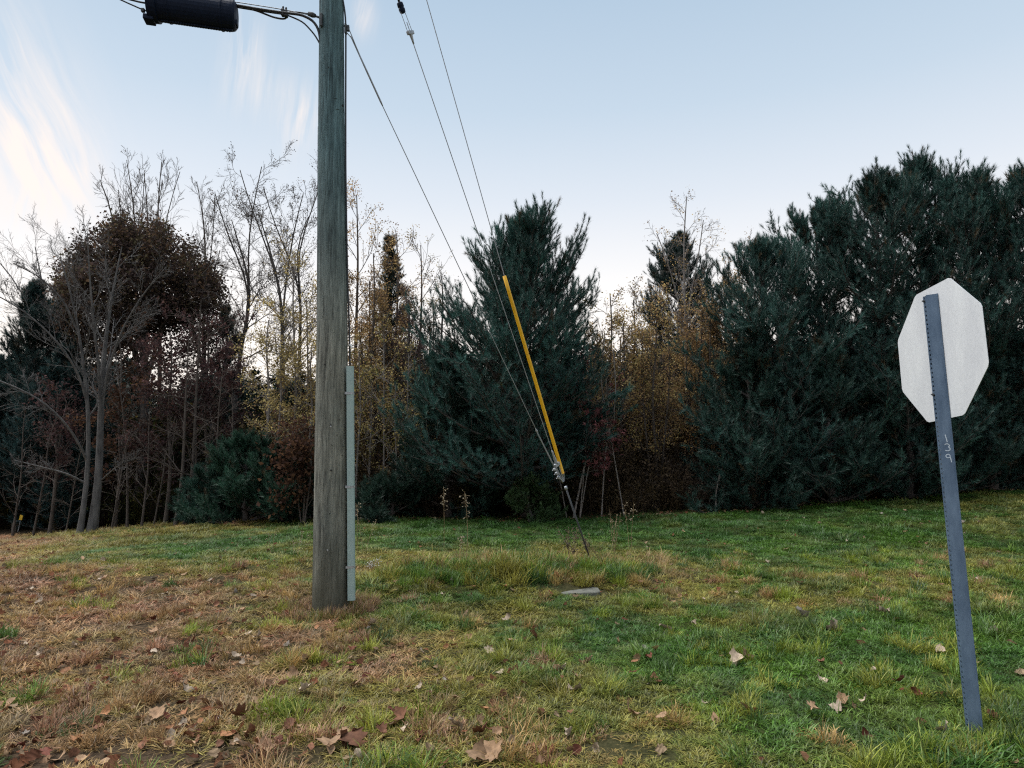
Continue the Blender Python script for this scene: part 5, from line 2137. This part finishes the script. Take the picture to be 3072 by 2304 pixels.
def leaf_mat(name, c):
    m, t, out = new_mat(name)
    L = t.links
    tc = N(t, "ShaderNodeTexCoord")
    nz = N(t, "ShaderNodeTexNoise")
    nz.inputs["Scale"].default_value = 5
    nz.inputs["Detail"].default_value = 5
    L.new(tc.outputs["Object"], nz.inputs["Vector"])
    oi = N(t, "ShaderNodeObjectInfo")
    rp = N(t, "ShaderNodeValToRGB")
    rp.color_ramp.elements[0].position = .3
    rp.color_ramp.elements[1].position = .75
    rp.color_ramp.elements[0].color = (*[q * .6 for q in c], 1)
    rp.color_ramp.elements[1].color = (*[min(1, q * 1.25) for q in c], 1)
    L.new(nz.outputs["Fac"], rp.inputs[0])
    mr = N(t, "ShaderNodeMapRange")
    L.new(oi.outputs["Random"], mr.inputs[0])
    mr.inputs[3].default_value = .7
    mr.inputs[4].default_value = 1.25
    s = N(t, "ShaderNodeVectorMath", operation='SCALE')
    L.new(rp.outputs[0], s.inputs[0])
    L.new(mr.outputs[0], s.inputs[3])
    d = N(t, "ShaderNodeBsdfPrincipled")
    d.inputs["Roughness"].default_value = .75
    d.inputs["Specular IOR Level"].default_value = .25
    L.new(s.outputs[0], d.inputs["Base Color"])
    L.new(d.outputs[0], out.inputs[0])
    return m


LC = {'pale': leaf_mat("leaf_pale", (.41, .32, .235)), 'tan': leaf_mat("leaf_tan", (.36, .225, .13)), 'brown': leaf_mat("leaf_brown", (.20, .09, .05)),
      'red': leaf_mat("leaf_red_brown", (.16, .05, .03)), 'orange': leaf_mat("leaf_orange", (.36, .17, .08)), 'grey': leaf_mat("leaf_grey", (.25, .215, .18))}
LM = {}
lr_ = np.random.default_rng(77)
for kd in ('oak', 'maple', 'oval'):
    for cn in LC:
        for q in range(3):
            me = leaf_mesh(kd, lr_, lr_.uniform(-.1, .9), lr_.uniform(-.2, .8))
            me.materials.append(LC[cn])
            LM[(kd, cn, q)] = me


def put_leaf(px, py, kd, cn, s, label, group=None, pos=None, lift=.035):
    p = gpt(px, py) if pos is None else pos
    o = bpy.data.objects.new("fallen_leaf", LM[(kd, cn, int(lr_.integers(0, 3)))])
    COL.objects.link(o)
    o.location = (p[0], p[1], hz(p[0], p[1]) + lift * .62 + .004)
    o.scale = (s, s, s)
    o.rotation_euler = (lr_.normal(0, .5), lr_.normal(0, .5), lr_.uniform(0, 6.28))
    tag(o, label, "leaf", group)
    return o


one = [
    (1995, 1903, 'oval', 'pale', .13, "pale curled leaf lying alone on the green turf right of centre", .06),
    (2405, 1855, 'oak', 'grey', .19, "large greyish lobed leaf, left of the star-shaped pale leaf", .05),
    (2508, 1898, 'maple', 'pale', .20, "pale star-shaped leaf with spread lobes on the green turf", .05),
    (2655, 1853, 'oak', 'pale', .12, "upright pale leaf beyond the star-shaped leaf, left of the sign post", .06),
    (2692, 1872, 'oval', 'tan', .11, "pinkish tan leaf close to the sign post, beyond the star-shaped leaf", .05),
    (2620, 2030, 'oval', 'pale', .07, "small white leaf in long green grass left of the sign post", .06),
    (2700, 2065, 'oval', 'red', .09, "dark red leaf standing in grass nearest the sign post foot", .06),
    (2235, 1985, 'maple', 'tan', .15, "tan lobed leaf at the back of the pair in front of a grass tuft", .06),
    (2215, 2000, 'oak', 'pale', .15, "pale leaf at the front of the pair in front of a grass tuft", .05),
    (1970, 1968, 'oval', 'tan', .11, "tan upturned leaf above a dark red one right of centre", .07),
    (1945, 1988, 'oval', 'red', .11, "dark red curled leaf under a tan one right of centre", .04),
    (1905, 2003, 'oval', 'orange', .07, "small orange-brown leaf left of the dark red curled leaf", .05),
    (2240, 2152, 'oval', 'tan', .12, "tall upright tan leaf at lower right of the picture", .07),
    (2262, 2160, 'oval', 'orange', .09, "orange leaf leaning on the upright tan one at lower right", .06),
    (2440, 2150, 'maple', 'tan', .12, "crumpled tan leaf in green grass at lower right", .06),
    (2530, 2125, 'oak', 'tan', .12, "tan leaf in the dry patch left of the sign post foot", .05),
    (1890, 2150, 'oak', 'tan', .13, "leftmost tan leaf of the pair in the lower right turf", .06),
    (1985, 2175, 'oval', 'tan', .10, "rounded tan leaf of the pair in the lower right turf", .06),
    (1042, 1830, 'oval', 'orange', .10, "peach-coloured leaf just right of the pole foot", .06),
    (1118, 1886, 'oak', 'pale', .12, "whitish crumpled leaf right of the pole foot", .05),
    (950, 1898, 'oval', 'orange', .08, "squarish pinkish leaf in front of the pole foot", .05),
    (1056, 1917, 'oval', 'orange', .07, "small orange leaf in front of the whitish crumpled leaf", .05),
    (1085, 1908, 'oval', 'brown', .10, "dark brown leaf in the bare soil in front of the pole", .04),
    (1070, 2072, 'oval', 'tan', .13, "smooth rounded tan leaf in mid foreground below the pole", .05),
    (1185, 2165, 'oval', 'red', .12, "red-brown folded leaf, left of a pair in the centre foreground", .07),
    (1205, 2170, 'maple', 'brown', .14, "brown winged leaf, right of a pair in the centre foreground", .06),
    (1362, 2212, 'oval', 'pale', .11, "cream ribbed round leaf standing up in the centre foreground", .08),
    (1450, 2218, 'maple', 'brown', .11, "brown leaf to the right of the cream round leaf", .05),
    (1025, 2245, 'maple', 'brown', .17, "large brown maple leaf in a heap at the bottom, left of centre", .06),
    (1065, 2255, 'maple', 'brown', .16, "dark brown maple leaf right in the heap at the bottom", .07),
    (990, 2262, 'maple', 'tan', .15, "tan maple leaf left in the heap at the bottom", .05),
    (1435, 2290, 'oak', 'tan', .15, "large tan leaf at the bottom edge right of centre", .06),
    (1475, 2285, 'maple', 'tan', .15, "tan leaf with a pointed tip at the bottom edge right of centre", .06),
    (1525, 1868, 'oak', 'pale', .11, "pale leaf caught in the yellow grass tuft in the middle", .07),
    (1545, 1882, 'oval', 'tan', .10, "tan leaf hanging in the yellow grass tuft in the middle", .05),
    (1600, 1920, 'oak', 'brown', .12, "dark brown leaf right of the yellow grass tuft", .05),
    (1465, 1888, 'maple', 'pale', .08, "small cream leaf left of the yellow grass tuft", .06),
    (460, 1968, 'oval', 'pale', .10, "pinkish pale leaf on the left in the dry grass", .05),
    (555, 2088, 'oak', 'pale', .11, "pale ragged leaf in the middle of the left foreground", .05),
    (610, 2135, 'oval', 'tan', .12, "broad pinkish tan leaf in the left foreground", .06),
    (655, 2138, 'oval', 'tan', .09, "smaller tan leaf beside the broad pinkish one", .06),
    (772, 2165, 'oval', 'tan', .10, "upright tan leaf by the reddish heap in the left foreground", .07),
    (728, 2175, 'maple', 'brown', .13, "reddish brown leaf at the top of the left foreground heap", .07),
    (700, 2225, 'maple', 'orange', .15, "orange-brown leaf at the left of the foreground heap", .05),
    (745, 2228, 'maple', 'brown', .15, "brown leaf at the right of the foreground heap", .05),
    (725, 2265, 'oval', 'pale', .12, "cream leaf below the foreground heap", .05),
    (795, 2262, 'oak', 'tan', .13, "tan leaf right of the cream one at the bottom left", .05),
    (470, 2160, 'oak', 'tan', .13, "long tan lobed leaf in the left foreground", .05),
    (315, 2165, 'maple', 'orange', .08, "small bright orange leaf in the left foreground", .06),
    (240, 2130, 'maple', 'tan', .13, "brownish pink lobed leaf in the left foreground", .05),
    (660, 2175, 'oval', 'grey', .08, "grey-green leaf left of the reddish heap", .05),
    (915, 1998, 'oak', 'tan', .13, "tan leaf below and left of the pole foot", .05),
    (915, 2088, 'oak', 'pale', .13, "pale crumpled leaf left of the smooth rounded tan leaf", .05),
    (280, 2255, 'oval', 'pale', .07, "small cream leaf near the bottom left edge", .06),
    (660, 1965, 'oval', 'tan', .08, "small upright leaf in mid left grass", .06),
    (1665, 1748, 'maple', 'orange', .13, "orange-tan leaf caught behind the concrete cover", .07),
    (745, 1912, 'oval', 'pale', .09, "narrow pale leaf left of the pole in the dry turf", .05),
    (120, 1815, 'oak', 'pale', .12, "pale pinkish leaf on the far left turf", .05),
]
for (px, py, kd, cn, s, lab, lift) in one:
    put_leaf(px, py, kd, cn, s * .78, lab, "fallen leaves", lift=lift)
# the many others nothing tells apart: by area
areas = [((0, 930), (1860, 2300), 95, "small dry leaf scattered in the brown turf of the left foreground", "scattered leaves, left foreground", [.2, .35, .2, .1, .08, .07]),
         ((930, 1750), (1870, 2300), 55, "small dry leaf scattered in the patchy turf of the middle foreground", "scattered leaves, middle foreground", [.2, .35, .2, .1, .1, .05]),
         ((1750, 3060), (1830, 2290), 26, "small dry leaf scattered in the green turf of the right foreground", "scattered leaves, right foreground", [.3, .4, .15, .05, .05, .05]),
         ((0, 930), (1630, 1850), 45, "distant dry leaf on the turf left of the pole", "scattered leaves, far left", [.4, .35, .15, .0, .05, .05]),
         ((1080, 3060), (1530, 1820), 34, "distant pale leaf on the turf right of the pole", "scattered leaves, far right", [.55, .3, .05, .0, .05, .05])]
cns = ['pale', 'tan', 'brown', 'red', 'orange', 'grey']
for (xr, yr, n_, lab, grp, wt_) in areas:
    wt_ = np.array(wt_) / sum(wt_)
    for q in range(n_):
        px, py = lr_.uniform(*xr), lr_.uniform(*yr)
        if xr[0] == 0 and yr[0] > 1800:
            py = yr[0] + (yr[1] - yr[0]) * lr_.uniform() ** .8
        p = gpt(px, py)
        if math.hypot(p[0] - _xs[-1], p[1] - PY) < .25 or p[1] > treeline(p[0]) - .3:
            continue
        put_leaf(px, py, ['oak', 'maple', 'oval'][int(lr_.integers(0, 3))], cns[int(lr_.choice(6, p=wt_))], lr_.uniform(.045, .085), lab, grp, pos=p, lift=lr_.uniform(.015, .05))


# dry weeds standing in the turf
M_STALK = simple("dry_stalk", (.24, .17, .09), .9, var=.3, scale=20)
M_FLUFF = simple("pale_seed_fluff", (.27, .225, .155), .9, var=.2)
M_DARKW = simple("dark_withered_leaf", (.075, .06, .04), .9, var=.4)
M_FLOW = simple("white_petal", (.55, .56, .52), .8, var=.1)


def weed(px, py, top, n_st, mat_h, label, spread=.12, heads=14, hs=.011, name="dry_weed", lean=0.0, hfrac=.35):
    p = gpt(px, py)
    h = at(px, top, p[1])[2] - p[2]
    r_ = empty(name, p)
    tag(r_, label, "weed", "dry weeds")
    rng = np.random.default_rng(int(px))
    b = MB()
    hd = MB()
    for k in range(n_st):
        q = p + np.array([rng.normal(0, spread * .35), rng.normal(0, spread * .35), -.02])
        hh = h * rng.uniform(.65, 1.0) if k else h
        tip = q + np.array([rng.normal(0, spread) + lean, rng.normal(0, spread), hh])
        mid = (q + tip) / 2 + rng.normal(0, .02, 3)
        P_ = poly([q, mid, tip], 8)
        b.tube(P_, np.linspace(.0032, .0014, 8), 4)
        for j in range(heads):
            t_ = 1 - hfrac * rng.uniform() ** 1.2
            c_ = P_[min(7, int(t_ * 7))] * 1.0
            i0 = min(6, int(t_ * 7))
            c_ = P_[i0] + (P_[i0 + 1] - P_[i0]) * (t_ * 7 - i0)
            d_ = rng.normal(0, 1, 3)
            d_ /= np.linalg.norm(d_)
            e_ = c_ + d_ * rng.uniform(.008, .05)
            b.tube([c_, e_], .001, 3, cap=False)
            s_ = np.cross(d_, rng.normal(0, 1, 3))
            s_ /= np.linalg.norm(s_)
            sz = hs * rng.uniform(.6, 1.4)
            u_ = np.cross(s_, d_)
            hd.add([e_, e_ + d_ * sz + s_ * sz * .7, e_ + d_ * 2 * sz, e_ + d_ * sz - s_ * sz * .7, e_ + d_ * sz + u_ * sz * .6, e_ + d_ * sz - u_ * sz * .6],
                   [(0, 1, 4), (1, 2, 4), (2, 3, 4), (3, 0, 4), (1, 0, 5), (2, 1, 5), (3, 2, 5), (0, 3, 5)])
    o = b.build("stalks", M_STALK, r_)
    o["kind"] = "stuff"
    o = hd.build("seed_heads", mat_h, r_)
    o["kind"] = "stuff"


weed(1335, 1690, 1455, 1, M_FLUFF, "tall dry weed stalk, left of the pair right of the pole", .05, 26)
weed(1402, 1700, 1468, 1, M_FLUFF, "tall dry weed stalk, right of the pair right of the pole", .03, 24)
weed(1385, 1690, 1600, 2, M_FLUFF, "short dry weed at the foot of the tall pair", .08, 12)
weed(1085, 1660, 1505, 3, M_FLUFF, "thin pale weed close to the right of the cable guard", .08, 10)
weed(1708, 1680, 1580, 6, M_DARKW, "dark withered weed just left of the anchor rod", .06, 26, .014, hfrac=.95)
weed(1762, 1650, 1608, 4, M_DARKW, "small withered tangle hanging on the anchor rod", .05, 22, .013, hfrac=.95)
weed(1842, 1660, 1525, 5, M_FLUFF, "speckled pale weed right of the anchor rod", .10, 12, .008, hfrac=.7)
weed(1890, 1650, 1500, 2, M_FLUFF, "thin tall weed, rightmost of those by the anchor", .05, 14, .011)
weed(1800, 1680, 1590, 7, M_STALK, "leaning straw-coloured grass stalks beside the anchor rod", .10, 5, .006, lean=-.18)
weed(880, 1680, 1590, 3, M_FLUFF, "thin pale weed close to the left of the pole", .1, 10)
weed(815, 1660, 1590, 2, M_FLUFF, "single speckled weed on the turf further left of the pole", .08, 9)
weed(1115, 1710, 1676, 9, M_FLOW, "clump of small white flowers right of the pole", .04, 12, .008, name="white_aster", hfrac=.5)


# broken bits of leaf too small and many to count
def build_litter():
    me_l = []
    for q in range(6):
        me = leaf_mesh(['oak', 'maple', 'oval'][q % 3], lr_, lr_.uniform(0, .5), lr_.uniform(-.1, .5))
        a = me.attributes.new("v", 'FLOAT', 'POINT')
        a.data.foreach_set("value", lr_.uniform(0, 1, len(me.vertices)).astype(np.float32))
        me.materials.append(M_LEAF)
        me_l.append(bpy.data.objects.new("leaf_bit", me))
    proto_set("litter", me_l)
    n = 15000
    y = lr_.uniform(2.6, 15, n)
    x = lr_.uniform(-1, 1, n) * (y * .8 + 1.5)
    keep = (lr_.uniform(0, 1, n) < np.clip(.62 - greenness(x, y), .03, 1)) & (y < treeline(x) + .5)
    x, y = x[keep], y[keep]
    m = 900                                               # forest floor
    x2 = lr_.uniform(-13, 12, m)
    y2 = treeline(x2) + np.abs(lr_.normal(0, .5, m)) - .25
    x, y = np.r_[x, x2], np.r_[y, y2]
    n = len(x)
    tn = np.array([(.34, .21, .13), (.24, .125, .075), (.15, .07, .045), (.36, .26, .17), (.27, .12, .07)])[lr_.integers(0, 5, n)] * lr_.uniform(.6, 1.2, (n, 1))
    o = scatter("leaf_litter", "litter", np.stack([x, y, hgt(x, y) + lr_.uniform(.008, .045, n)], 1), np.stack([lr_.normal(0, .4, n), lr_.normal(0, .4, n), lr_.uniform(0, 6.28, n)], 1),
                lr_.uniform(.03, .075, n), tn)
    tag(o, "small bits of dry leaf strewn over the turf and the wood edge", "leaf litter", kind="stuff")


build_litter()
